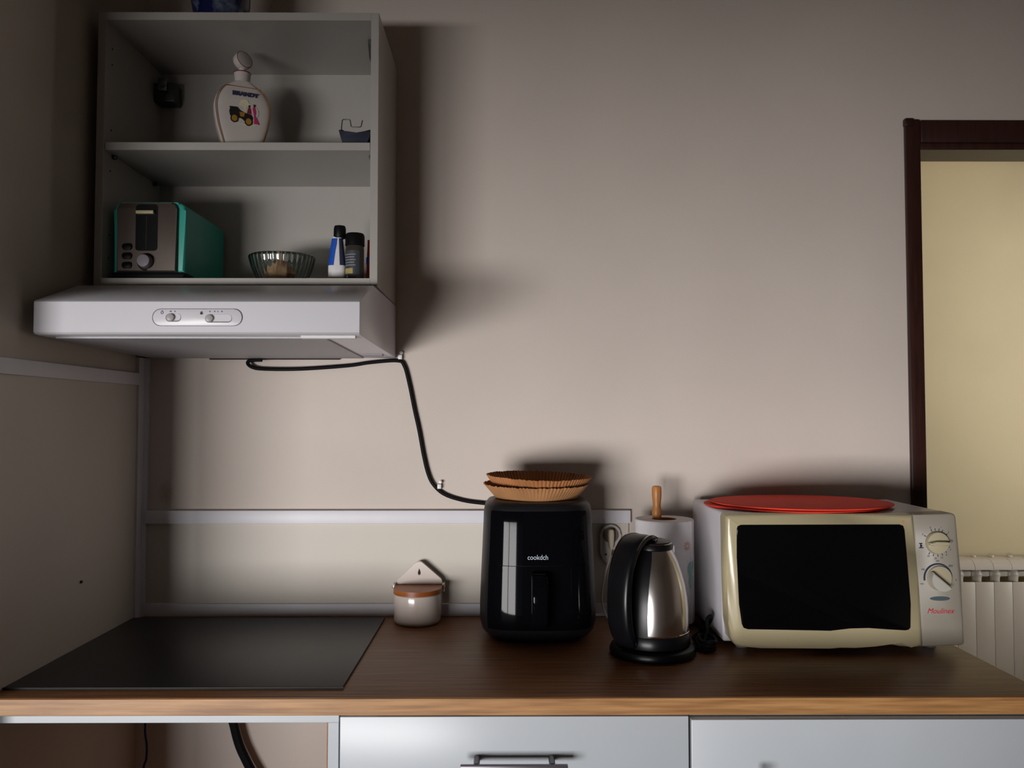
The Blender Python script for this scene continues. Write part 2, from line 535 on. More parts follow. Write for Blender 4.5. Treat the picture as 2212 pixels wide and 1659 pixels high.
tube(b, smooth_path([(-.869, -.03, .875), (-.869, -.03, .70), (-.8695, -.03, .64), (-.865, -.03, .607), (-.866, -.03, .574), (-.873, -.03, .541), (-.876, -.03, .40), (-.874, -.03, .25)]), .0028, seg=8)
single('electric_wire', b, 'blue_wire', 'thin dark blue wire hanging in the corner under the hob', 'wire', (-.87, -.03, .3))

du = thing('drawer_unit', 'white drawer unit with steel bar handle beside the open oven housing', 'cabinet', (.014, -.3, 0))
part('carcass', bx(-.296, .322, -.555, -.03, .10, CT - .0305), 'white_lam', du, smooth=0)
part('plinth', bx(-.296, .322, -.50, -.485, 0, .099), 'white_lam', du, smooth=0)
zt = .8665
for k, h in enumerate((.205, .275, .275)):
    dr = part('drawer_front', bx(-.2945, .3215, -.576, -.5575, zt - h, zt, bev=.0015), 'white_front', du)
    zh = zt - .0715
    hd = part('handle', bx(-.0796, .1047, -.622, -.612, zh - .006, zh + .004, bev=.001), 'handle_steel', dr, label='dark steel square bar handle')
    for xx in (-.0524, .0786):
        part('handle_post', cyl(B(), (xx, -.576, zh), (xx, -.612, zh), .0055, seg=14), 'handle_steel', dr)
    zt -= h + .003
cu = thing('cupboard', 'white base cupboard with hinged door below the microwave', 'cabinet', (.64, -.3, 0))
part('carcass', bx(.3235, .945, -.555, -.03, .10, CT - .0305), 'white_lam', cu, smooth=0)
part('plinth', bx(.3235, .945, -.50, -.485, 0, .099), 'white_lam', cu, smooth=0)
cdr = part('door', bx(.3265, .944, -.576, -.5575, .105, .860, bev=.0015), 'white_front', cu)
part('handle', bx(.432, .442, -.622, -.612, .60, .782, bev=.001), 'handle_steel', cdr, label='dark steel square bar handle')
for zz in (.628, .755):
    part('handle_post', cyl(B(), (.437, -.576, zz), (.437, -.612, zz), .0055, seg=14), 'handle_steel', cdr)

# wall cabinet
C0, C1, CZ0, CZ1, CY = -.881, -.2765, 1.674, 2.268, -.300
wc = thing('wall_cabinet', 'open white wall cabinet with one shelf above the cooker hood', 'cabinet', (-.579, -.15, CZ0))
T = .017
part('side_panel', bx(C0, C0 + T, CY, 0, CZ0, CZ1, bev=.0007, seg=1), 'white_lam', wc, smooth=0)
part('side_panel', bx(C1 - T, C1, CY, 0, CZ0, CZ1, bev=.0007, seg=1), 'white_lam', wc, smooth=0)
part('top_panel', bx(C0 + T, C1 - T, CY, 0, CZ1 - T, CZ1), 'white_lam', wc, smooth=0)
part('bottom_panel', bx(C0 + T, C1 - T, CY, 0, CZ0, CZ0 + T), 'white_lam', wc, smooth=0)
part('back_panel', bx(C0 + T, C1 - T, -.012, -.006, CZ0 + T, CZ1 - T), 'white_lam', wc, smooth=0)
part('shelf', bx(C0 + T + .001, C1 - T - .001, CY + .002, -.013, 1.968, 1.985, bev=.0007, seg=1), 'white_lam', wc, smooth=0)
for s, xw in ((1, C0 + T), (-1, C1 - T)):
    b = B()
    if s == 1:
        box(b, xw, xw + .052, -.058, -.013, 2.165, 2.212, bev=.003)
    else:
        prism(b, [(-.215, 2.249), (-.215, 2.236), (-.195, 2.212), (-.055, 2.205), (-.055, 2.249)], xw - .021, xw, axis='x', bev=.002, bev_back=True)
        box(b, xw - .03, xw, -.06, -.013, 2.165, 2.215, bev=.003)
    hg = part('hanger_bracket', b, 'galv', wc, label='dark metal cabinet hanger')
    if s == 1:
        b = B()
        box(b, xw + .012, xw + .034, -.064, -.058, 2.190, 2.222, bev=.002)
        cyl(b, (xw + .026, -.058, 2.203), (xw + .026, -.070, 2.203), .006, seg=14)
        part('adjusting_screw', b, 'steel', hg)
        b = B(); cyl(b, (xw + .034, -.0575, 2.187), (xw + .034, -.0595, 2.187), .004, seg=12)
        part('screw_hole', b, 'hole', hg)
for zz in (2.20, 2.165, 2.02, 1.93, 1.79, 1.74):
    b = B(); cyl(b, (C0 + T - .001, -.270, zz), (C0 + T + .0006, -.270, zz), .0022, seg=8)
    part('peg_hole', b, 'hole', wc)
for yy in (-.26, -.05):
    for s, xw in ((1, C0 + T), (-1, C1 - T)):
        b = B(); box(b, min(xw, xw + s * .009), max(xw, xw + s * .009), yy - .004, yy + .004, 1.959, 1.968, bev=.001)
        part('shelf_pin', b, 'galv', wc)

# cooker hood
hx0, hx1 = -.886, -.276
hood = thing('cooker_hood', 'white slimline cooker hood under the wall cabinet', 'cooker hood', (-.581, -.25, 1.54))
prof = [(-.002, 1.541), (-.497, 1.5495), (-.508, 1.5505), (-.512, 1.554), (-.512, 1.611), (-.509, 1.614), (-.352, 1.667), (-.002, 1.671)]
b = B(); prism(b, prof, hx0, hx1, axis='x', bev=.0015, seg=2, bev_back=True)
hb = part('housing', b, 'white_enamel', hood)
# underside: filter panel, lamp lens
def under(y):
    return 1.541 + (1.5495 - 1.541) * (-.002 - y) / .495
def under_slab(x0, x1, y0, y1, t, inset=0):
    b = B()
    vs0 = [(x0, y0), (x1 + inset, y0), (x1, y1), (x0, y1)]
    lo = [b.verts.new((x, y, under(y) - t)) for x, y in vs0]
    hi = [b.verts.new((x, y, under(y) - .00005)) for x, y in vs0]
    b.faces.new(lo); b.faces.new(list(reversed(hi)))
    for i in range(4):
        j = (i + 1) % 4
        b.faces.new((lo[j], lo[i], hi[i], hi[j]))
    return b
fl = part('grease_filter', under_slab(hx0 + .02, hx1 - .075, -.470, -.03, .003), 'filter', hood, label='grey grease filter panel', smooth=0)
part('lamp_lens', under_slab(hx1 - .115, hx1 - .012, -.492, -.476, .005), 'white_bottle', hood, label='white lamp lens', smooth=0)
part('filter_clip', under_slab(hx1 - .062, hx1 - .016, -.12, -.10, .004), 'slot', hood, smooth=0)
part('rear_dark_strip', under_slab(-.735, -.415, -.012, -.003, .004), 'hole', hood, smooth=0)  # thin dark strip along the rear of the underside
# control panel
cp = part('control_panel', prism(B(), rrect(-.6625, -.4965, 1.5660, 1.5968, .0150, 8), -.5135, -.511, bev=.0008), 'white_enamel', hood)
b = B(); tube(b, [Vector((x, -.5134, zz)) for x, zz in rrect(-.6630, -.4960, 1.5655, 1.5973, .0153, 8)], .0006, seg=6, closed=True)
part('panel_groove', b, 'slot', cp)
for (s0, s1, zc, kx) in ((-.6385, -.6095, 1.5810, -.6285), (-.5650, -.5145, 1.5793, -.5560)):
    st = part('slider_slot', prism(B(), rrect(s0, s1, zc - .0078, zc + .0078, .0076, 6), -.5139, -.512), 'slot', cp)
    b = B(); prism(b, rrect(s0 + .0022, s1 - .0006, zc - .0054, zc + .0076, .006, 6), -.5142, -.5138)
    part('slot_face', b, 'white_enamel', cp)
    b = B(); cyl(b, (kx, -.514, zc), (kx + .001, -.5205, zc), .0078, .0066, seg=20, bev=.0012)
    part('slider_knob', b, 'slider', cp)
b = B()
tube(b, [Vector((-.6450 + .0020 * math.cos(a), -.5139, 1.5905 + .0026 * math.sin(a))) for a in [2 * PI * k / 14 for k in range(14)]], .0005, seg=6, closed=True)
box(b, -.6458, -.6442, -.5141, -.5135, 1.5933, 1.5948)
part('lamp_symbol', b, 'grey_mark', cp)
b = B()
for k in range(3):
    a = PI / 2 + 2 * PI * k / 3
    prism(b, [(-.5715 + .0012 * math.cos(a) + .0020 * math.cos(a + t), 1.5895 + .0016 * math.sin(a) + .0020 * math.sin(a + t)) for t in [2 * PI * q / 10 for q in range(10)]], -.5141, -.5135)
part('fan_symbol', b, 'grey_mark', cp)
for x, w in ((-.6292, .0016), (-.6212, .0009), (-.5559, .0010), (-.5470, .0010), (-.5412, .0006), (-.5334, .0012)):
    part('position_mark', bx(x - w, x + w, -.5141, -.5135, 1.5915, 1.5938), 'grey_mark', cp, smooth=0)

# hood cable and its clips
pts = [(-.60, -.030, 1.5345), (-.6288, -.026, 1.5335), (-.6375, -.020, 1.5272), (-.6286, -.014, 1.5181), (-.6001, -.012, 1.5135), (-.5088, -.012, 1.5136), (-.3946, -.012, 1.5216), (-.3376, -.012, 1.5297), (-.2713, -.010, 1.5343), (-.2541, -.008, 1.5217), (-.2413, -.008, 1.4759), (-.2284, -.008, 1.413), (-.2168, -.008, 1.3617), (-.2051, -.008, 1.2991), (-.1935, -.008, 1.2537), (-.1798, -.008, 1.2276), (-.1535, -.008, 1.2049), (-.108, -.008, 1.1901), (-.0591, -.009, 1.1833), (-.0056, -.010, 1.1790), (.06, -.012, 1.174), (.10, -.011, 1.15), (.105, -.0225, 1.05), (.10, -.0225, .97), (.09, -.0215, .915)]
b = B(); tube(b, smooth_path(pts), .0046)
single('hood_cable', b, 'black_rubber', 'black cable running from the cooker hood down the wall behind the air fryer', 'cable', (-.06, -.01, 1.18))
def clip(x, z, label):
    c = thing('cable_clip', label, 'clip', (x, -.001, z), 'white cable clips nailed to the wall')
    b = B(); box(b, x - .0050, x + .0045, -.0135, -.0003, z - .0105, z + .001, bev=.001); part('saddle', b, 'clip', c)
    b = B(); cyl(b, (x + .0025, -.0003, z + .006), (x + .0025, -.0125, z + .006), .0040, seg=14, bev=.0008); part('boss', b, 'clip', c)
    b = B(); cyl(b, (x + .0025, -.012, z + .006), (x + .0025, -.0145, z + .006), .0018, seg=10); part('nail_head', b, 'steel', c)
clip(-.2640, 1.5480, 'small white cable clip at the corner of the cooker hood')
clip(-.1660, 1.2290, 'small white cable clip at the cable bend beside the air fryer')

# ---------------------------------------------------------------- things in and on the wall cabinet
IZ = CZ0 + T
# toaster
tx0, tx1, ty0, ty1, tz1 = -.853, -.697, -.278, -.025, 1.861
to = thing('toaster', 'teal toaster with brown steel front inside the wall cabinet', 'toaster', (-.775, -.15, IZ))
def tunnel(x0, x1, z0, z1, r, y0, y1, bev):
    pts = [(x0, z0)] + [(x1, z0)] + [(x1 - r + r * math.cos(a), z1 - r + r * math.sin(a)) for a in [PI / 2 * k / 6 for k in range(7)]] + [(x0 + r - r * math.sin(a), z1 - r + r * math.cos(a)) for a in [PI / 2 * k / 6 for k in range(7)]]
    return prism(B(), pts, y0, y1, bev=bev, seg=3, bev_back=True)
ts = part('shell', tunnel(tx0, tx1, IZ + .016, tz1, .018, ty0 + .006, ty1, .006), 'teal', to)
for xx in (-.800, -.752):
    part('bread_slot', bx(xx - .011, xx + .011, -.22, -.06, tz1 - .002, tz1 + .0006), 'black_plastic', to, smooth=0)
part('base', bx(tx0 + .001, tx1 - .001, ty0 + .004, ty1 - .005, IZ + .0005, IZ + .018, bev=.004), 'black_plastic', to)
fp = part('front_panel', tunnel(-.8425, -.7135, IZ + .018, tz1 - .003, .013, ty0 - .002, ty0 + .02, .003), 'toaster_steel', to, label='brown brushed steel front')
sl = part('lever_slot', prism(B(), rrect(-.8015, -.7545, 1.7535, 1.8545, .007, 5), ty0 - .0030, ty0 + .002), 'black_plastic', fp)
lv = part('lever', bx(-.7985, -.7605, ty0 - .012, ty0 - .003, 1.8325, 1.8395, bev=.0012), 'lever', fp, label='cream lever')
b = B(); box(b, -.7795, -.7765, ty0 - .0035, ty0 - .0028, 1.757, 1.829); part('slot_groove', b, 'hole', fp)
for zz in (1.7622, 1.7420, 1.7219):
    part('button', prism(B(), rrect(-.829, -.8085, zz - .0068, zz + .0068, .005, 5), ty0 - .006, ty0 - .001, bev=.001), 'black_plastic', fp)
b = B(); cyl(b, (-.7775, ty0 - .001, 1.7290), (-.7765, ty0 - .0045, 1.7285), .0195, .0185, seg=32); kb = part('dial_collar', b, 'black_plastic', fp)
b = B(); cyl(b, (-.7775, ty0 - .004, 1.7290), (-.7775, ty0 - .020, 1.7295), .0155, .0135, seg=32, bev=.0015); part('dial', b, 'slot', fp, label='grey browning dial')

# glass bowl and the bulb in it
bcx, bcy = -.519, -.155
prof = [(.000, IZ + .004), (.036, IZ + .001), (.046, IZ + .004), (.058, IZ + .022), (.068, IZ + .045), (.0735, IZ + .066), (.0745, IZ + .072), (.0725, IZ + .0735), (.0700, IZ + .068), (.0645, IZ + .046), (.0545, IZ + .025), (.043, IZ + .009), (.000, IZ + .008)]
b = B()
def flute(i, r, z, a, k):
    return (r * (1 + (.014 * math.cos(36 * a) if 3 <= i <= 6 else 0)), z)
rings = []
for i, (r, z) in enumerate(prof):
    rings.append([Vector((bcx + flute(i, max(r, .0005), z, 2 * PI * k / 144, k)[0] * math.cos(2 * PI * k / 144), bcy + flute(i, max(r, .0005), z, 2 * PI * k / 144, k)[0] * math.sin(2 * PI * k / 144), z)) for k in range(144)])
loft(b, rings)
single('glass_bowl', b, 'glass', 'fluted clear glass bowl on the cabinet floor beside the toaster', 'bowl', (bcx, bcy, IZ), smooth=60)
gb = thing('garlic_bulb', 'pale brown ridged bulb lying in the glass bowl', 'garlic', (bcx - .004, bcy - .004, IZ + .0095))
gx, gy, gz = bcx - .004, bcy - .004, IZ + .0095
b = B()
lathe(b, [(.002, gz), (.016, gz + .001), (.028, gz + .010), (.033, gz + .022), (.030, gz + .034), (.020, gz + .044), (.010, gz + .050), (.006, gz + .054)], gx, gy, seg=72, ruffle=lambda i, r, z, a, k: (r * (1 + .07 * abs(math.sin(5.5 * a))), z))
part('cloves', b, 'garlic', gb)
b = B(); tube(b, [(gx, gy, gz + .052), (gx + .002, gy - .002, gz + .060), (gx + .006, gy - .003, gz + .067)], [.006, .004, .003], seg=10)
part('stem', b, 'garlic', gb)

# blue and white squeeze bottle
qx, qy = -.3815, -.205
qb = thing('squeeze_bottle', 'white squeeze bottle with blue label and black cap inside the cabinet', 'bottle', (qx, qy, IZ))
b = B()
loft(b, [sup(qx, qy, zz, hx_, hy_, 3, 32) for zz, hx_, hy_ in ((IZ, .017, .012), (IZ + .003, .0195, .014), (IZ + .04, .0200, .0145), (IZ + .08, .01508, .01235), (IZ + .105, .012, .011), (IZ + .108, .010, .010))])
part('body', b, 'white_bottle', qb)
b = B()
def qring(zz, f=1.0):
    t = (zz - IZ)
    hx_ = .0200 + (.0120 - .0200) * max(0, (t - .04) / .065)
    hy_ = .0145 + (.0110 - .0145) * max(0, (t - .04) / .065)
    return hx_ * f, hy_ * f
def qpatch(zs, a0, a1, skew):
    b = B(); rows = []
    for i, zz in enumerate(zs):
        hx_, hy_ = qring(zz, 1.02)
        row = []
        for k in range(9):
            a = math.radians(a0 + (a1 - a0) * k / 8 + skew * i)
            c, s = math.cos(a), math.sin(a)
            row.append(Vector((qx + hx_ * math.copysign(abs(c) ** (2 / 3), c), qy + hy_ * math.copysign(abs(s) ** (2 / 3), s), zz)))
        rows.append(row)
    v = [[b.verts.new(p) for p in r] for r in rows]
    for r0, r1 in zip(v[:-1], v[1:]):
        for k in range(8):
            b.faces.new((r0[k], r0[k + 1], r1[k + 1], r1[k]))
    bmesh.ops.solidify(b, geom=b.faces[:], thickness=.0004)
    return b
zq = [IZ + .043, IZ + .06, IZ + .075, IZ + .09, IZ + .104]
part('blue_label', qpatch(zq, 170, 262, 3), 'blue_label', qb, label='bright blue label')
part('navy_label', qpatch(zq, 285, 345, 0), 'navy_label', qb, label='navy label')
b = B(); lathe(b, [(.0125, IZ + .106), (.0138, IZ + .108), (.0135, IZ + .128), (.0120, IZ + .1335), (.006, IZ + .135)], qx + .005, qy, seg=28)
part('cap', b, 'black_plastic', qb)
# spice jar
jx, jy = -.341, -.212
sj = thing('spice_jar', 'dark spice jar with black lid beside the squeeze bottle', 'jar', (jx, jy, IZ))
b = B(); lathe(b, [(.018, IZ), (.0200, IZ + .002), (.0205, IZ + .08), (.0190, IZ + .088), (.018, IZ + .092)], jx, jy, seg=36); part('glass_body', b, 'jar', sj)
b = B(); lathe(b, [(.0206, IZ + .086), (.0215, IZ + .087), (.0213, IZ + .110), (.0190, IZ + .1145), (.010, IZ + .116)], jx, jy, seg=36); part('lid', b, 'black_plastic', sj)
def ring_patch(cx, cy, r, a0, a1, z0, z1, t=.0005, n=12):
    b = B(); v = []
    for zz in (z0, z1):
        v.append([b.verts.new((cx + r * math.cos(math.radians(a0 + (a1 - a0) * k / n)), cy + r * math.sin(math.radians(a0 + (a1 - a0) * k / n)), zz)) for k in range(n + 1)])
    for k in range(n):
        b.faces.new((v[0][k], v[0][k + 1], v[1][k + 1], v[1][k]))
    bmesh.ops.solidify(b, geom=b.faces[:], thickness=t)
    return b
lb = part('label_band', ring_patch(jx, jy, .0210, 180, 310, IZ + .020, IZ + .074), 'jar_label', sj, label='slate grey label')
part('label_stripe', ring_patch(jx, jy, .0214, 205, 268, IZ + .022, IZ + .034), 'yellow_label', lb)
for k in range(5):
    part('label_line', ring_patch(jx, jy, .0214, 208, 285 - 8 * (k % 2), IZ + .040 + k * .006, IZ + .042 + k * .006), 'slot', lb)
# red packet
pk = thing('food_packet', 'red and orange packet half hidden beside the spice jar', 'packet', (-.309, -.160, IZ))
b = B(); loft(b, [[Vector((x, y, zz)) for x, y in rrect(-.3215, -.2965, -.160 - d, -.160 + d, min(.004, d * .9), 3)] for zz, d in ((IZ, .012), (IZ + .02, .016), (IZ + .06, .015), (IZ + .095, .006), (IZ + .112, .001))])
part('pouch', b, 'red_pack', pk)
part('orange_band', bx(-.322, -.300, -.1768, -.1640, IZ + .002, IZ + .032, bev=.002), 'orange_pack', pk)
part('blue_band', bx(-.3222, -.312, -.1750, -.160, IZ + .052, IZ + .070, bev=.002), 'blue_label', pk)

# brandy bottle
SZ = 1.9855
kx0, ky0 = -.605, -.190
kb = thing('brandy_bottle', 'white ceramic brandy flask with gold rim and round stopper', 'bottle', (kx0, ky0, SZ))
ang = math.radians(24)
RZ = Matrix.Translation((kx0, ky0, SZ)) @ Matrix.Rotation(ang, 4, 'Z')
def KT(bm):
    bmesh.ops.transform(bm, matrix=RZ, verts=bm.verts)
    return bm
out = [(0, .037), (.012, .0405), (.033, .0470), (.065, .0570), (.09, .0615), (.107, .0630), (.116, .0624), (.125, .0602), (.135, .0566), (.144, .0515), (.151, .0460), (.157, .0395), (.162, .032), (.166, .025), (.171, .018)]
def hwz(z):
    for (z0, w0), (z1, w1) in zip(out[:-1], out[1:]):
        if z <= z1:
            return w0 + (w1 - w0) * (z - z0) / (z1 - z0)
    return out[-1][1]
def hdz(z):
    return .024 if z < .13 else max(.0165, .024 - (z - .13) * .18)
b = B()
loft(b, [sup(0, 0, z_, w, hdz(z_), 4.5, 56) for z_, w in [(z0 / 1000, hwz(z0 / 1000)) for z0 in range(0, 166, 6)] + [(.166, .025), (.171, .018)]])
part('flask', KT(b), 'bottle', kb)
b = B(); pth = []
zs = [z0 / 1000 for z0 in range(4, 164, 8)]
pth = [Vector((-hwz(z_) * .93, -hdz(z_) * .97, z_)) for z_ in zs] + [Vector((hwz(z_) * .93, -hdz(z_) * .97, z_)) for z_ in reversed(zs)]
tube(b, pth, .0011, seg=6, closed=True)
part('gold_line', KT(b), 'gold', kb, label='gold line around the face')
b = B(); lathe(b, [(.0165, .169), (.0170, .173), (.0185, .190), (.0192, .1935), (.0170, .195)], 0, 0, seg=32); part('neck', KT(b), 'bottle', kb)
b = B(); lathe(b, [(.0190, .1925), (.0197, .1935), (.0190, .1948)], 0, 0, seg=32); part('neck_line', KT(b), 'maroon', kb)
st = B()
tube(st, [(0, 0, .194), (0, 0, .201), (0, 0, .207)], [.009, .0075, .010], seg=20)
n_ = Vector((.45, -.86, .22)).normalized()
c_ = Vector((0, 0, .223))
cyl(st, c_ - n_ * .010, c_ + n_ * .010, .0205, seg=36, bev=.004)
stp = part('stopper', KT(st), 'bottle', kb)
b = B()
a_ = n_.cross(Vector((0, 0, 1))).normalized(); b_ = n_.cross(a_)
tube(b, [c_ + n_ * .0085 + (a_ * math.cos(t) + b_ * math.sin(t)) * .0195 for t in [2 * PI * k / 40 for k in range(40)]], .0008, seg=6, closed=True)
part('stopper_line', KT(b), 'maroon', stp)
FY = -.0243
def decal(name, pts, material, layer=0, parent=kb):
    b = prism(B(), pts, FY - .0004 - .00025 * layer, FY + .001)
    return part(name, KT(b), material, parent, smooth=0)
text_part('lettering', 'BRANDY', .0125, None, 'navy_print', kb, sx=1.12, bold=.0007, world_M=RZ @ Matrix.Translation((.004, FY - .0006, .1375)) @ Matrix.Rotation(PI / 2, 4, 'X'))
pic = decal('picture_ground', ellipse(.004, .098, .030, .023, 24), 'foliage')
pic.data.materials[0] = M['bottle']
decal('picture_tree', [(.004 + x, .108 + z_) for x, z_ in ((-.014, .004), (-.010, .014), (-.002, .018), (.006, .016), (.010, .006), (.002, .002), (.001, -.010), (-.001, -.010), (-.002, .001))], 'foliage', 1)
decal('car_body', [(-.030, .096), (-.028, .104), (-.014, .105), (-.004, .099), (.006, .095), (.018, .093), (.022, .086), (.020, .076), (.004, .076), (-.004, .082), (-.016, .082), (-.028, .086)], 'carblack', 2)
decal('car_door', [(-.008, .096), (.004, .096), (.002, .086), (-.006, .086)], 'caryellow', 3)
for wx, wz in ((-.0185, .0805), (.0120, .0765)):
    decal('car_wheel', ellipse(wx, wz, .0088, .0098, 20), 'carblack', 3)
    decal('wheel_disc', ellipse(wx, wz, .0062, .0072, 20), 'caryellow', 4)
decal('driver', [(.008, .095), (.010, .104), (.0115, .109), (.015, .109), (.017, .103), (.018, .094)], 'maroon', 3)
decal('driver_head', ellipse(.0132, .1115, .0021, .0026, 12), 'carblack', 4)
decal('lady_head', ellipse(.0240, .1130, .0020, .0026, 12), 'carblack', 4)
decal('lady_hat', [(.0212, .1148), (.0268, .1148), (.0250, .1172), (.0230, .1172)], 'maroon', 5)
decal('car_hood_frame', [(-.0300, .1040), (-.0290, .1062), (-.0130, .1068), (-.0070, .1010), (-.0090, .1000), (-.0140, .1050)], 'carblack', 4)
decal('ground_line', [(-.026, .0718), (-.004, .0690), (.018, .0668), (.034, .0715), (.034, .0728), (.016, .0688), (-.006, .0706), (-.026, .0730)], 'foliage', 1)
decal('lady', [(.020, .108), (.0225, .111), (.026, .110), (.028, .100), (.027, .092), (.035, .073), (.024, .073), (.0235, .092)], 'pink', 3)

# wire holder on the upper shelf
wh = thing('wire_holder', 'small slate blue curved base with bent wire on the upper shelf', 'holder', (-.338, -.21, SZ))
b = B()
prism(b, [(-.376, SZ + .050), (-.368, SZ + .051), (-.356, SZ + .042), (-.335, SZ + .039), (-.318, SZ + .042), (-.302, SZ + .052), (-.300, SZ + .046), (-.308, SZ + .030), (-.314, SZ + .012), (-.318, SZ + .0005), (-.358, SZ + .0005), (-.364, SZ + .012), (-.370, SZ + .030)], -.235, -.185, bev=.004, bev_back=True)
part('curved_base', b, 'slate', wh)
b = B(); tube(b, [Vector((x, -.212, z_)) for x, z_ in ((-.3735, SZ + .049), (-.3730, SZ + .066), (-.3715, SZ + .0790), (-.3690, SZ + .0806), (-.3560, SZ + .0806), (-.3540, SZ + .0790), (-.3515, SZ + .0650), (-.3495, SZ + .0632), (-.3310, SZ + .0632), (-.3290, SZ + .0650), (-.3265, SZ + .0770), (-.3255, SZ + .0785))], .0012, seg=8)
part('bent_wire', b, 'wire', wh)

# porcelain on top of the cabinet
px_, py_ = -.642, -.232
pj = thing('porcelain_jar', 'blue and white porcelain jar standing on top of the wall cabinet', 'jar', (px_, py_, CZ1))
b = B(); lathe(b, [(.050, CZ1 + .0003), (.0535, CZ1 + .002), (.0545, CZ1 + .010), (.058, CZ1 + .025), (.063, CZ1 + .05), (.064, CZ1 + .075), (.058, CZ1 + .10), (.044, CZ1 + .118), (.034, CZ1 + .125)], px_, py_, seg=48); part('body', b, 'porcelain', pj)
b = B(); lathe(b, [(.036, CZ1 + .125), (.038, CZ1 + .128), (.030, CZ1 + .140), (.010, CZ1 + .147), (.008, CZ1 + .152), (.010, CZ1 + .158), (.004, CZ1 + .163)], px_, py_, seg=36); part('lid', b, 'porcelain', pj)

# ---------------------------------------------------------------- things on the worktop
# salt box
sx_, sback = -.2125, -.0175
sb = thing('salt_box', 'white ceramic salt box with hinged wooden lid standing against the wall', 'salt box', (sx_, -.065, CT))
def dring(z, w, d, r=.018):
    yb = -.020
    yc = yb - (d - w)
    pts = [Vector((sx_ + w, yb, z))]
    for k in range(25):
        a = -PI * k / 24
        pts.append(Vector((sx_ + w * math.cos(a), yc + w * math.sin(a), z)))
    pts.append(Vector((sx_ - w, yb, z)))
    return pts
b = B()
loft(b, [dring(z, w, w + .047) for z, w in ((CT + .0003, .050), (CT + .003, .0535), (CT + .010, .0560), (CT + .060, .0560), (CT + .068, .0548), (CT + .0695, .053))])
part('pot', b, 'ceramic', sb)
# back plate with a hanging hole
b = B()
outl = [(-.056, CT + .060), (.056, CT + .060), (.056, .994), (.053, 1.003), (.047, 1.008), (.012, 1.038), (.006, 1.0425), (0, 1.0438), (-.006, 1.0425), (-.012, 1.038), (-.047, 1.006), (-.053, 1.001), (-.056, .992)]
hole = [(0, 1.0285), (.0022, 1.023), (.0036, 1.018), (.003, 1.0135), (0, 1.0115), (-.003, 1.0135), (-.0036, 1.018), (-.0022, 1.023)]
ov = [b.verts.new((sx_ + x, -.031, z)) for x, z in outl]
hv = [b.verts.new((sx_ + x, -.031, z)) for x, z in hole]
es = [b.edges.new((ov[i], ov[(i + 1) % len(ov)])) for i in range(len(ov))] + [b.edges.new((hv[i], hv[(i + 1) % len(hv)])) for i in range(len(hv))]
bmesh.ops.triangle_fill(b, use_beauty=True, edges=es)
ret = bmesh.ops.extrude_face_region(b, geom=b.faces[:])
bmesh.ops.translate(b, verts=[v for v in ret['geom'] if isinstance(v, bmesh.types.BMVert)], vec=(0, .012, 0))
part('back_plate', b, 'ceramic', sb)
b = B()
lid = [(x, y) for x, y in [(sx_ + .0575, -.034)] + [(sx_ + .0575 * math.cos(-PI * k / 24), -.066 + .0600 * math.sin(-PI * k / 24)) for k in range(25)] + [(sx_ - .0575, -.034)]]
prism(b, lid, CT + .0705, CT + .0815, axis='z', bev=.002, bev_back=True)
part('lid', b, 'lid_wood', sb, label='brown wooden lid')
for s in (-1, 1):
    part('hinge_pin', cyl(B(), (sx_ + s * .050, -.040, CT + .077), (sx_ + s * .0640, -.040, CT + .077), .0028, seg=10), 'steel', sb)
for s in (-1, 1):
    part('hinge_lug', bx(sx_ + s * .0595 - .003, sx_ + s * .0595 + .003, -.046, -.020, CT + .066, CT + .086, bev=.002), 'ceramic', sb)

# air fryer
ax, ay = .0690, -.158
af = thing('air_fryer', 'black air fryer with glossy front standing on the worktop', 'air fryer', (ax, ay, CT))
levels = [(CT + .006, .104, .100), (CT + .010, .114, .110), (CT + .022, .1245, .121), (CT + .040, .1295, .127), (CT + .075, .1295, .127), (CT + .150, .1265, .124), (CT + .240, .1225, .120), (CT + .278, .1210, .1185), (CT + .292, .1180, .1155), (CT + .300, .1110, .109), (CT + .303, .1000, .098)]
def flev(z):
    for (z0, a0, b0), (z1, a1, b1) in zip(levels[:-1], levels[1:]):
        if z <= z1:
            t = (z - z0) / (z1 - z0)
            return a0 + (a1 - a0) * t, b0 + (b1 - b0) * t
    return levels[-1][1:]
NF = 3.3
b = B(); loft(b, [sup(ax, ay, z, hx_, hy_, NF, 96) for z, hx_, hy_ in levels])
part('body', b, 'fry_body', af)
for sx in (-1, 1):
    for sy in (-1, 1):
        part('foot', cyl(B(), (ax + sx * .075, ay + sy * .07, CT + .0002), (ax + sx * .075, ay + sy * .07, CT + .008), .012, seg=16), 'black_rubber', af)
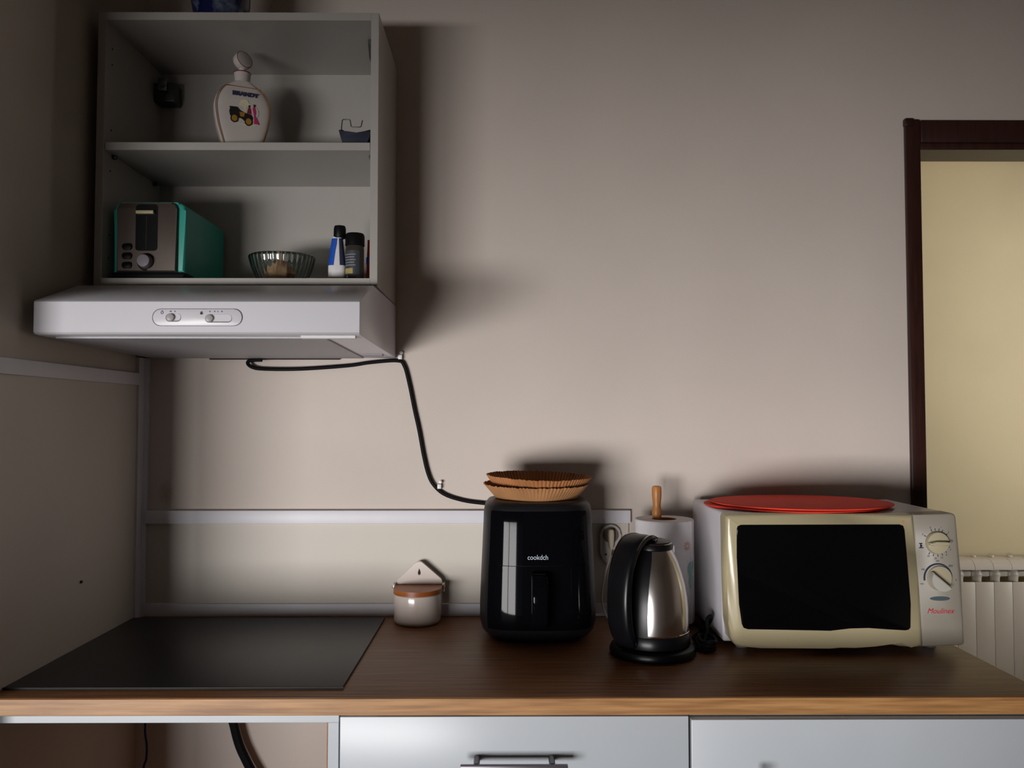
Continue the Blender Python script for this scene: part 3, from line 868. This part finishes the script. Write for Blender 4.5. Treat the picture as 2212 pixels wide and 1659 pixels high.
def fpatch(z0, z1, a0, a1, o0, o1, nz=10, na=40):
    """slab following the front of the body between two angles and two heights"""
    b = B(); g = []
    for off in (o0, o1):
        rows = []
        for i in range(nz + 1):
            z = z0 + (z1 - z0) * i / nz
            hx_, hy_ = flev(z)
            row = []
            for k in range(na + 1):
                a = math.radians(a0 + (a1 - a0) * k / na)
                c, s = math.cos(a), math.sin(a)
                row.append(b.verts.new((ax + (hx_ + off) * math.copysign(abs(c) ** (2 / NF), c), ay + (hy_ + off) * math.copysign(abs(s) ** (2 / NF), s), z)))
            rows.append(row)
        g.append(rows)
    for rows in g:
        for r0, r1 in zip(rows[:-1], rows[1:]):
            for k in range(na):
                b.faces.new((r0[k], r0[k + 1], r1[k + 1], r1[k]))
    i0, i1 = g
    for k in range(na):
        b.faces.new((i0[0][k], i0[0][k + 1], i1[0][k + 1], i1[0][k]))
        b.faces.new((i0[-1][k], i0[-1][k + 1], i1[-1][k + 1], i1[-1][k]))
    for i in range(nz):
        b.faces.new((i0[i][0], i0[i + 1][0], i1[i + 1][0], i1[i][0]))
        b.faces.new((i0[i][-1], i0[i + 1][-1], i1[i + 1][-1], i1[i][-1]))
    return b
fpn = part('front_panel', fpatch(CT + .1702, CT + .284, 222, 318, -.001, .0030), 'fry_gloss', af, label='glossy black touch panel')
bd = part('basket_drawer', fpatch(CT + .034, CT + .169, 222, 318, -.001, .0036), 'fry_gloss', af, label='glossy black basket front')
b = B()
hp = [(ay - .1225, CT + .160), (ay - .150, CT + .158), (ay - .166, CT + .148), (ay - .174, CT + .128), (ay - .176, CT + .100), (ay - .172, CT + .070), (ay - .162, CT + .050), (ay - .148, CT + .042), (ay - .1225, CT + .042)]
prism(b, hp, ax - .017, ax + .017, axis='x', bev=.005, seg=3, bev_back=True)
part('handle', b, 'fry_gloss', bd)
hx_, hy_ = flev(CT + .187)
text_part('brand_lettering', 'cookdch', .0150, (ax - .003, ay - hy_ - .0034, CT + .188), 'print_grey', fpn, sx=.86)

# paper liners
lz = CT + .3035
def liner(z0, rb, rt, h, cx, cy, n, tiltx, tilty, amp, label, material):
    rr = random.Random(n)
    ph = [rr.uniform(-1, 1) for _ in range(12)]
    seg = n * 4
    def ruf(i, r, z, a, k):
        wob = sum(ph[q] * math.cos((q % 4 + 1) * a + q) for q in range(4)) * .0022 * (i / 6)
        f = amp * (i / 6 if i else 0)
        dz = (tiltx * math.cos(a) + tilty * math.sin(a)) * (z - z0) / h
        return r + f * (1 if k % 4 < 2 else -1) + wob, z + dz + (rr.uniform(-.0012, .0012) if i == 6 else 0)
    prof = [(rb * .02, z0 + .0006), (rb, z0 + .0006)] + [(rb + (rt - rb) * t, z0 + h * t) for t in (.2, .4, .6, .8, 1.0)]
    b = B(); rings = []
    for i, (r, z) in enumerate(prof):
        ring = []
        for k in range(seg):
            a = 2 * PI * k / seg
            q, zz = ruf(max(0, i - 0), r, z, a, k) if i > 1 else (r, z)
            ring.append(Vector((cx + q * math.cos(a), cy + q * math.sin(a), zz)))
        rings.append(ring)
    loft(b, rings, True, False)
    bmesh.ops.recalc_face_normals(b, faces=b.faces)
    bmesh.ops.solidify(b, geom=b.faces[:], thickness=.0006)
    single('paper_liner', b, material, label, 'paper liner', (cx, cy, z0), 'paper liners on the air fryer', smooth=25)
liner(lz, .092, .1200, .033, ax - .001, ay, 90, -.001, .003, .0009, 'fluted brown paper liner resting directly on the air fryer', 'paper')
liner(lz + .0075, .090, .1165, .0425, ax + .003, ay + .001, 84, -.003, .003, .0011, 'fluted brown paper liner nested inside the one below it', 'paper2')

# wall socket with plug
so = thing('wall_socket', 'white wall socket with rounded ends on the splash panel', 'socket', (.2545, -.005, 1.085))
part('plate', prism(B(), rrect(.2288, .2802, 1.0360, 1.1320, .0250, 8), -.017, -.0055, bev=.003), 'socket', so)
b = B(); cyl(b, (.2545, -.0165, 1.1065), (.2545, -.0178, 1.1065), .0195, seg=32); part('well', b, 'socket_dark', so)
b = B(); cyl(b, (.2425, -.0165, 1.0590), (.2425, -.0176, 1.0590), .0028, seg=12); part('cover_screw', b, 'screw', so)
b = B(); cyl(b, (.2640, -.0165, 1.0620), (.2640, -.0176, 1.0620), .0085, seg=20); part('pin_hole', b, 'socket_dark', so)
pl = thing('plug', 'cream plug in the wall socket with its thin cord hanging down', 'plug', (.2545, -.02, 1.10))
b = B(); loft(b, [[Vector((x, -.018 - d, z)) for d, z in ()] for x in ()] or [sup(.2535, -.030, z, w, .012, 3, 24) for z, w in ((1.0755, .0040), (1.080, .0055), (1.095, .0072), (1.108, .0078), (1.119, .0070), (1.121, .005))])
part('plug_body', b, 'plug', pl)
b = B(); tube(b, smooth_path([(.2535, -.031, 1.0765), (.2520, -.034, 1.066), (.2475, -.042, 1.0500), (.2374, -.048, 1.0200), (.2294, -.05, .9788), (.2285, -.05, .9513), (.2340, -.05, .9270), (.2450, -.055, .9128), (.262, -.075, .9125), (.285, -.10, .9125)]), .0026, seg=8)
part('cord', b, 'white_cord', pl)

# paper towel holder and roll
rx_, ry_ = .3640, -.100
rx_ = .3590
hz0 = CT
th = thing('paper_towel_holder', 'wooden upright paper towel holder with a turned knob', 'towel holder', (rx_, ry_, CT))
b = B(); lathe(b, [(.060, CT + .0003), (.062, CT + .003), (.062, CT + .010), (.058, CT + .0125), (.012, CT + .0125)], rx_, ry_, seg=40); part('base_disc', b, 'pole_wood', th)
b = B(); lathe(b, [(.0080, CT + .0120), (.0080, CT + .245), (.0105, CT + .252), (.0118, CT + .262), (.0100, CT + .272), (.0088, CT + .280), (.0100, CT + .290), (.0112, CT + .302), (.0112, CT + .319), (.0100, CT + .3235), (.006, CT + .325)], rx_ - .006, ry_, seg=28); part('pole', b, 'pole_wood', th)
tr = thing('paper_towel_roll', 'white paper towel roll with salmon and teal print', 'paper towel', (rx_, ry_, CT + .013))
RR = .0685
rz0, rz1 = CT + .0135, CT + .248
rcx = rx_ + .011
b = B()
prof = [(.029, rz0), (RR - .001, rz0), (RR, rz0 + .002), (RR, rz1 - .002), (RR - .0015, rz1), (.0295, rz1), (.029, rz1 - .001), (.029, rz0 + .001)]
lathe(b, prof, rcx, ry_, seg=72, cap0=False, cap1=False)
part('paper', b, 'towel', tr)
b = B(); lathe(b, [(.0288, rz0 + .001), (.0288, rz1 - .0005), (.0275, rz1 - .0005), (.0275, rz0 + .001)], rcx, ry_, seg=36, cap0=False, cap1=False); part('cardboard_core', b, 'paper', tr)
b = B(); v0 = []
tube(b, [Vector((rcx + (RR + .0012) * math.cos(math.radians(-40)), ry_ + (RR + .0012) * math.sin(math.radians(-40)), z)) for z in (rz0 + .001, rz1 - .001)], .0010, seg=6); part('loose_edge', b, 'towel', tr)
def cdecal(name, polys, material, parent):
    b = B()
    for pts in polys:
        cu_ = sum(p[0] for p in pts) / len(pts); cz_ = sum(p[1] for p in pts) / len(pts)
        def P(u, z):
            return Vector((rcx + (RR + .0007) * math.sin(u / RR), ry_ - (RR + .0007) * math.cos(u / RR), z))
        c = b.verts.new(P(cu_, cz_))
        vs_ = [b.verts.new(P(u, z)) for u, z in pts]
        for i in range(len(vs_)):
            b.faces.new((c, vs_[i], vs_[(i + 1) % len(vs_)]))
    bmesh.ops.recalc_face_normals(b, faces=b.faces)
    return part(name, b, material, parent)
def petals(u0, z0, n, r0, r1, w):
    out = []
    for k in range(n):
        a = 2 * PI * k / n + .2
        d = (math.cos(a), math.sin(a)); p = (-d[1], d[0])
        out.append([(u0 + d[0] * r0, z0 + d[1] * r0), (u0 + d[0] * (r0 + r1) / 2 + p[0] * w, z0 + d[1] * (r0 + r1) / 2 + p[1] * w), (u0 + d[0] * r1, z0 + d[1] * r1), (u0 + d[0] * (r0 + r1) / 2 - p[0] * w, z0 + d[1] * (r0 + r1) / 2 - p[1] * w)])
    return out
def disc(u0, z0, ru, rz, n=14):
    return [(u0 + ru * math.cos(2 * PI * k / n), z0 + rz * math.sin(2 * PI * k / n)) for k in range(n)]
for (u0, z0) in ((.045, 1.100), (-.045, .985), (.0, 1.03)):
    cdecal('star_print', petals(u0, z0, 9, .002, .0125, .0018), 'towel_star', tr)
for (u0, z0) in ((.057, 1.046), (-.01, .96)):
    cdecal('cactus_print', [disc(u0, z0, .011, .017), disc(u0 + .002, z0 - .026, .009, .020), disc(u0 + .010, z0 + .008, .006, .010)], 'towel_teal', tr)

# kettle and its power base
kx, ky = .3010, -.330
kbz = CT
pb = thing('kettle_dock', 'round black power base under the kettle with its black cord', 'kettle dock', (kx, ky, CT))
b = B(); lathe(b, [(.080, CT + .0003), (.0875, CT + .003), (.0890, CT + .009), (.0860, CT + .017), (.078, CT + .0215), (.020, CT + .0220)], kx, ky, seg=64); part('plate', b, 'kettle_black', pb)
b = B(); tube(b, smooth_path([(kx + .080, ky + .012, CT + .008), (kx + .100, ky + .022, CT + .0050), (kx + .118, ky + .060, CT + .0048), (kx + .108, ky + .105, CT + .0048), (kx + .128, ky + .125, CT + .010), (kx + .142, ky + .095, CT + .040), (kx + .140, ky + .075, CT + .058), (kx + .130, ky + .068, CT + .052), (kx + .128, ky + .062, CT + .030), (kx + .117, ky + .040, CT + .014), (kx + .106, ky + .020, CT + .014), (kx + .100, ky + .002, CT + .0055), (kx + .128, ky + .010, CT + .0048), (kx + .140, ky + .06, CT + .0048), (kx + .143, ky + .180, CT + .0048), (kx + .140, ky + .29, CT + .0048)]), .0040, seg=10)
part('cord', b, 'black_rubber', pb)
b = B()
for k in range(3):
    tube(b, [Vector((kx + .112 + .016 * math.cos(a) + .004 * k, ky + .028 + .034 * math.sin(a), CT + .0060 + .0078 * k + .002 * math.sin(3 * a))) for a in [2 * PI * q / 28 for q in range(28)]], .0040, seg=8, closed=True)
part('cord_coil', b, 'black_rubber', pb)
ke = thing('kettle', 'polished steel kettle with black handle and lid on its power base', 'kettle', (kx, ky, CT + .0222))
b = B(); lathe(b, [(.070, CT + .0223), (.0765, CT + .024), (.0770, CT + .030), (.0755, CT + .046), (.0740, CT + .0485)], kx, ky, seg=64); part('lower_band', b, 'kettle_black', ke)
kp = [(.0735, CT + .048), (.0740, CT + .052), (.0742, CT + .075), (.0735, CT + .095), (.0712, CT + .120), (.0670, CT + .145), (.0610, CT + .168), (.0535, CT + .190), (.0455, CT + .207), (.0410, CT + .214), (.0400, CT + .216)]
b = B(); lathe(b, kp, kx, ky, seg=96); body_k = part('body', b, 'kettle_steel', ke)
b = B(); lathe(b, [(.0745, CT + .0475), (.0752, CT + .0485), (.0752, CT + .0505), (.0742, CT + .0515)], kx, ky, seg=64, cap0=False, cap1=False); part('lower_ring', b, 'chrome', body_k)
# spout lip pointing to the far right
sd = Vector((math.sin(math.radians(130)), -math.cos(math.radians(130)), 0))
b = B()
pr_ = [Vector((kx, ky, 0)) + sd * r_ + Vector((0, 0, z_)) for r_, z_ in ((.040, CT + .180), (.058, CT + .205), (.066, CT + .2145))]
tube(b, pr_, [.020, .012, .006], seg=16); part('spout', b, 'kettle_steel', body_k)
# lid
b = B(); lathe(b, [(.0405, CT + .213), (.0425, CT + .216), (.0420, CT + .224), (.0385, CT + .230), (.0250, CT + .2345), (.006, CT + .236)], kx, ky, seg=48); ld = part('lid', b, 'kettle_black', ke)
b = B(); tube(b, [Vector((kx + .0405 * math.cos(a), ky + .0405 * math.sin(a), CT + .2275)) for a in [2 * PI * k / 48 for k in range(48)]], .0012, seg=6, closed=True); part('lid_ring', b, 'chrome', ld)
# handle on the near left side
ha = math.radians(48)
hd_ = Vector((-math.sin(ha), -math.cos(ha), 0)); ht = Vector((hd_.y * -1, hd_.x, 0))
K0 = Vector((kx, ky, 0))
path = [(.012, .2380), (.030, .2415), (.050, .2395), (.070, .2290), (.086, .2080), (.0970, .1800), (.1035, .1450), (.1050, .1100), (.1010, .0750), (.0930, .0520), (.0840, .0360), (.0780, .0300)]
wid = [.020, .0245, .0270, .0280, .0280, .0280, .0280, .0280, .0275, .0265, .024, .020]
thk = [.003, .0055, .008, .010, .011, .0115, .0115, .0115, .0115, .011, .009, .006]
sp = smooth_path([(r_, w_, z_) for (r_, z_), w_ in zip(path, wid)], 4)
tk = smooth_path([(t_, 0, 0) for t_ in thk], 4)
b = B(); rings = []
for i, p in enumerate(sp):
    q0 = sp[max(i - 1, 0)]; q1 = sp[min(i + 1, len(sp) - 1)]
    tg = Vector((q1.x - q0.x, q1.z - q0.z)).normalized()
    nr = Vector((tg.y, -tg.x))
    ring = []
    for k in range(20):
        a = 2 * PI * k / 20
        c, s = math.cos(a), math.sin(a)
        uu = p.y * math.copysign(abs(c) ** .6, c); vv = tk[i].x * math.copysign(abs(s) ** .6, s)
        ring.append(K0 + hd_ * (p.x + nr.x * vv) + ht * uu + Vector((0, 0, CT + p.z + nr.y * vv)))
    rings.append(ring)
loft(b, rings)
hk = part('handle', b, 'kettle_black', ke)
# black backing strip on the body below the handle
b = B(); rows = []
a_mid = math.atan2(hd_.y, hd_.x)
zz_ = [CT + .0485 + (.2150 - .0485) * i / 16 for i in range(17)]
def kr(z):
    for (r0, z0), (r1, z1) in zip(kp[:-1], kp[1:]):
        if z <= z1:
            return r0 + (r1 - r0) * (z - z0) / (z1 - z0)
    return kp[-1][0]
for z in zz_:
    r_ = kr(z) + .0022
    wa = math.radians(31) * (.074 / max(.05, kr(z))) ** .5
    rows.append([b.verts.new((kx + r_ * math.cos(a_mid + wa * (k / 6 - 1)), ky + r_ * math.sin(a_mid + wa * (k / 6 - 1)), z)) for k in range(13)])
for r0, r1 in zip(rows[:-1], rows[1:]):
    for k in range(12):
        b.faces.new((r0[k], r0[k + 1], r1[k + 1], r1[k]))
bmesh.ops.recalc_face_normals(b, faces=b.faces)
bmesh.ops.solidify(b, geom=b.faces[:], thickness=.002)
part('handle_backing', b, 'kettle_black', ke)
for sg in (-1, 1):
    b = B(); tube(b, smooth_path([K0 + hd_ * r_ + ht * (sg * w_) + Vector((0, 0, CT + z_)) for r_, w_, z_ in ((.082, .0265, .2215), (.066, .0272, .2370), (.050, .0262, .2450), (.030, .0240, .2468), (.014, .0205, .2425), (.004, .0180, .2380))], 5), .0017, seg=8)
    part('chrome_trim', b, 'chrome', hk)

# microwave
mx0, mx1, mz0, mz1, my0, my1 = .4525, .9300, .9245, 1.1945, -.306, -.030
mw = thing('microwave', 'cream microwave oven with black door window and two dials', 'microwave', (.692, -.18, CT))
part('cabinet', bx(mx0, mx1, my0, my1, mz0, mz1, bev=.006, seg=3), 'mw_white', mw, label='white metal cabinet')
for xx in (.497, .898):
    for yy in (-.285, -.06):
        b = B(); cyl(b, (xx, yy, CT + .0002), (xx, yy, mz0 + .002), .0115, .0130, seg=20); part('foot', b, 'white_bottle', mw)
DOOR = [(0.4497, 1.1849), (0.4510, 1.1915), (0.4565, 1.1946), (0.6737, 1.1954), (0.8365, 1.1944), (0.8398, 1.1108), (0.8442, 1.0418), (0.8515, 0.925), (0.8267, 0.9241), (0.8058, 0.925), (0.784, 0.9307), (0.7526, 0.9354), (0.7116, 0.9327), (0.6801, 0.9243), (0.66, 0.9225), (0.5174, 0.9236), (0.4813, 0.9246), (0.4671, 0.9292), (0.4577, 0.9424), (0.4533, 0.9782), (0.4505, 1.0819)]
PANEL = [(0.8375, 1.1944), (0.9152, 1.1975), (0.9225, 1.1950), (0.9255, 1.1890), (0.9319, 1.0738), (0.9375, 0.9342), (0.9360, 0.9300), (0.9307, 0.9275), (0.8525, 0.925), (0.8452, 1.0418), (0.8407, 1.1108)]
WIN = [(0.4715, 1.1646), (0.4735, 1.1712), (0.4802, 1.1741), (0.8066, 1.1747), (0.8141, 1.1719), (0.8168, 1.1634), (0.8205, 1.1068), (0.8264, 1.0129), (0.8255, 0.9651), (0.8216, 0.9604), (0.814, 0.9595), (0.7799, 0.9614), (0.7392, 0.9643), (0.7013, 0.9634), (0.6605, 0.9588), (0.4921, 0.9619), (0.4836, 0.9647), (0.4799, 0.9731), (0.4746, 1.0133), (0.4709, 1.1072)]
b = prism(B(), DOOR, -.352, my0 - .0005, bev=.009, seg=4)
md = part('door', b, 'mw_cream', mw, label='yellowed cream plastic door')
b = prism(B(), [(x, z) for x, z in WIN], -.3538, -.345, bev=.001, seg=2)
part('window', b, 'mw_glass', md, label='black glass window')
b = prism(B(), PANEL, -.350, my0 - .0005, bev=.005, seg=3)
mp_ = part('control_panel', b, 'mw_panel', mw, label='greyish beige control panel')
text_part('door_mark', '9', .011, (.8143, -.3525, 1.1785), 'orange_print', md)
def ticks(cx, cz, r0, r1, angs, y, material, parent, name, w=.0007):
    b = B()
    for a in angs:
        a = math.radians(a); d = (math.cos(a), math.sin(a)); p = (-d[1] * w, d[0] * w)
        prism(b, [(cx + d[0] * r0 + p[0], cz + d[1] * r0 + p[1]), (cx + d[0] * r1 + p[0], cz + d[1] * r1 + p[1]), (cx + d[0] * r1 - p[0], cz + d[1] * r1 - p[1]), (cx + d[0] * r0 - p[0], cz + d[1] * r0 - p[1])], y - .0004, y + .001)
    return part(name, b, material, parent, smooth=0)
PY = -.3502
k1x, k1z, k2x, k2z = .8835, 1.1372, .8860, 1.0650
ticks(k1x, k1z, .0245, .0290, (112, 95, 78, 62, 38, 150, 5, -20, -45, -65, -85, -105, -125), PY, 'navy_print', mp_, 'dial_scale')
for a, t in ((112, '0'), (72, '1'), (40, '3'), (150, '5'), (5, '5'), (-28, '7'), (-52, '9'), (-72, '12'), (-95, '20'), (-122, '30')):
    text_part('dial_numeral', t, .0055, (k1x + .0325 * math.cos(math.radians(a)), PY - .0003, k1z + .0325 * math.sin(math.radians(a))), 'navy_print', mp_, depth=.0001)
b = B()
box(b, k1x - .036, k1x - .029, PY - .0004, PY + .001, k1z - .003, k1z - .0012)
box(b, k1x - .034, k1x - .029, PY - .0004, PY + .001, k1z - .0075, k1z - .0055)
box(b, k1x - .036, k1x - .027, PY - .0004, PY + .001, k1z - .0115, k1z - .0095)
box(b, k1x - .0335, k1x - .031, PY - .0004, PY + .001, k1z - .0100, k1z - .001)
part('oven_symbol', b, 'navy_print', mp_, smooth=0)
b = B(); cyl(b, (k1x, -.3495, k1z), (k1x, -.3600, k1z), .0235, .0220, seg=36, bev=.0015)
kn1 = part('timer_dial', b, 'mw_knob', mp_, label='round ivory timer dial')
b = B(); prism(b, [(k1x - .0225, k1z - .0030), (k1x - .010, k1z - .0042), (k1x + .012, k1z - .0036), (k1x + .021, k1z + .0010), (k1x + .012, k1z + .0042), (k1x - .010, k1z + .0040), (k1x - .0225, k1z + .0020)], -.3720, -.3595, bev=.0018, seg=2); part('grip', b, 'mw_knob', kn1)
b = B()
arc = [(k2x + .0290 * math.cos(math.radians(a)), k2z + .0290 * math.sin(math.radians(a))) for a in range(190, -21, -6)]
wv = [(.0004 + .0012 * min(1, (190 - a) / 40 + .3) ) for a in range(190, -21, -6)]
po = [(k2x + (.0282 + .0026 * min(1, (a + 30) / 160)) * math.cos(math.radians(a)), k2z + (.0282 + .0026 * min(1, (a + 30) / 160)) * math.sin(math.radians(a))) for a in range(190, -21, -6)]
pi_ = [(k2x + .0270 * math.cos(math.radians(a)), k2z + .0270 * math.sin(math.radians(a))) for a in range(-20, 191, 6)]
prism(b, po + pi_, PY - .0004, PY + .001); part('power_arc', b, 'navy_print', mp_, smooth=0)
for a, t, s_ in ((150, '300', .0048), (92, '500', .0048), (45, '800', .0058), (-8, '9', .005), (200, 'min', .005)):
    text_part('power_numeral', t, s_, (k2x + .0365 * math.cos(math.radians(a)), PY - .0003, k2z + .0345 * math.sin(math.radians(a))), 'navy_print', mp_, depth=.0001)
b = B(); cyl(b, (k2x + .001, -.3495, k2z), (k2x + .001, -.3560, k2z), .0255, .0245, seg=36, bev=.001)
kn2 = part('power_dial', b, 'mw_knob', mp_, label='round power dial with sloping grip')
b = B()
half = [(k2x + .0235 * math.cos(math.radians(a)), k2z + .0235 * math.sin(math.radians(a))) for a in range(142, 325, 8)]
prism(b, half, -.3720, -.3555, bev=.004, seg=3); part('grip', b, 'mw_knob2', kn2)
b = B(); prism(b, ellipse(.8880, 1.0230, .0205, .0042, 28), -.3515, -.348, bev=.0006); part('door_button', b, 'teal_button', mp_)
text_part('brand_lettering', 'Moulinex', .0150, (.8885, PY - .0003, .9975), 'red_print', mp_, shear=.35, sx=.98, bold=.0)
# placemats on the microwave
def pmat(cx, cy, rx, ry, z0, th_, lift, label, material):
    b = B(); rings = []
    def Z(x, y, dz):
        u = (x - cx) / rx
        return z0 + dz + lift * max(0, -u - .1) ** 2
    prof = [(.0, .0), (.985, .0), (1.0, th_ * .3), (1.0, th_ * .7), (.985, th_), (.0, th_)]
    for f, dz in prof:
        f = max(f, .01)
        ring = []
        for k in range(72):
            a = 2 * PI * k / 72
            x, y = cx + rx * f * math.cos(a), cy + ry * f * math.sin(a)
            ring.append(Vector((x, y, Z(x, y, dz))))
        rings.append(ring)
    # inner rings so the lift bends smoothly
    full = []
    for seq, dz in (([.01, .2, .4, .6, .8, .93], 0), ([.985], 0), ([1.0], th_ * .3), ([1.0], th_ * .7), ([.985], th_), ([.93, .8, .6, .4, .2, .01], th_)):
        for f in seq:
            ring = []
            for k in range(72):
                a = 2 * PI * k / 72
                x, y = cx + rx * f * math.cos(a), cy + ry * f * math.sin(a)
                ring.append(Vector((x, y, Z(x, y, dz))))
            full.append(ring)
    loft(b, full)
    single('placemat', b, material, label, 'placemat', (cx, cy, z0), 'red placemats on the microwave', smooth=50)
TZ = mz1 + .0012
pmat(.6490, -.185, .2020, .160, TZ, .0042, .0015, 'round red felt placemat lying directly on the microwave', 'red_mat2')
pmat(.6620, -.186, .2000, .158, TZ + .0052, .0042, .0015, 'round red felt placemat on top of the other one', 'red_mat')

# ---------------------------------------------------------------- next room: radiator
rd = thing('radiator', 'white sectional radiator on the cream wall beyond the doorway', 'radiator', (2.1, 1.56, .12))
b0 = prism(B(), [(1.500, .14), (1.500, .684), (1.503, .690), (1.509, .690), (1.509, .14)], -.0388, .0388, axis='x', bev=.0012, bev_back=True)
b1 = prism(B(), [(1.500, .742), (1.500, .752), (1.506, .766), (1.520, .778), (1.545, .785), (1.590, .785), (1.590, .779), (1.546, .779), (1.524, .772), (1.511, .762), (1.506, .750), (1.506, .742)], -.0388, .0388, axis='x')
b2 = B(); lathe(b2, [(.019, .15), (.019, .70), (.0225, .715), (.0235, .7165), (.0225, .718), (.019, .735), (.014, .772)], -.010, 1.545, seg=20)
b3 = B(); box(b3, -.0395, .0395, 1.530, 1.560, .708, .732, bev=.006); box(b3, -.0395, .0395, 1.530, 1.560, .17, .20, bev=.006)
b4 = B(); lathe(b4, [(.010, .784), (.012, .788), (.009, .7925), (.003, .794)], -.006, 1.575, seg=14)
protos = []
for nm, bb, mm in (('front_plate', b0, 'rad'), ('top_cap', b1, 'rad'), ('core_tube', b2, 'rad'), ('header_pipe', b3, 'rad_valve'), ('cap_lug', b4, 'rad')):
    bmesh.ops.recalc_face_normals(bb, faces=bb.faces)
    me = bpy.data.meshes.new(nm); bb.to_mesh(me); bb.free(); me.materials.append(M[mm])
    for p in me.polygons:
        p.use_smooth = True
    me.set_sharp_from_angle(angle=math.radians(35))
    protos.append((nm, me))
for k in range(9):
    xc = 1.9580 - .0793 + .0793 * k
    for nm, me in protos:
        o = bpy.data.objects.new(nm, me); COL.objects.link(o); o.parent = rd
        o.location = Vector((xc, 0, 0)) - rd.location
for xx in (1.92, 2.45):
    part('wall_bracket', bx(xx - .01, xx + .01, 1.56, 1.6195, .60, .64, bev=.002), 'rad_valve', rd)
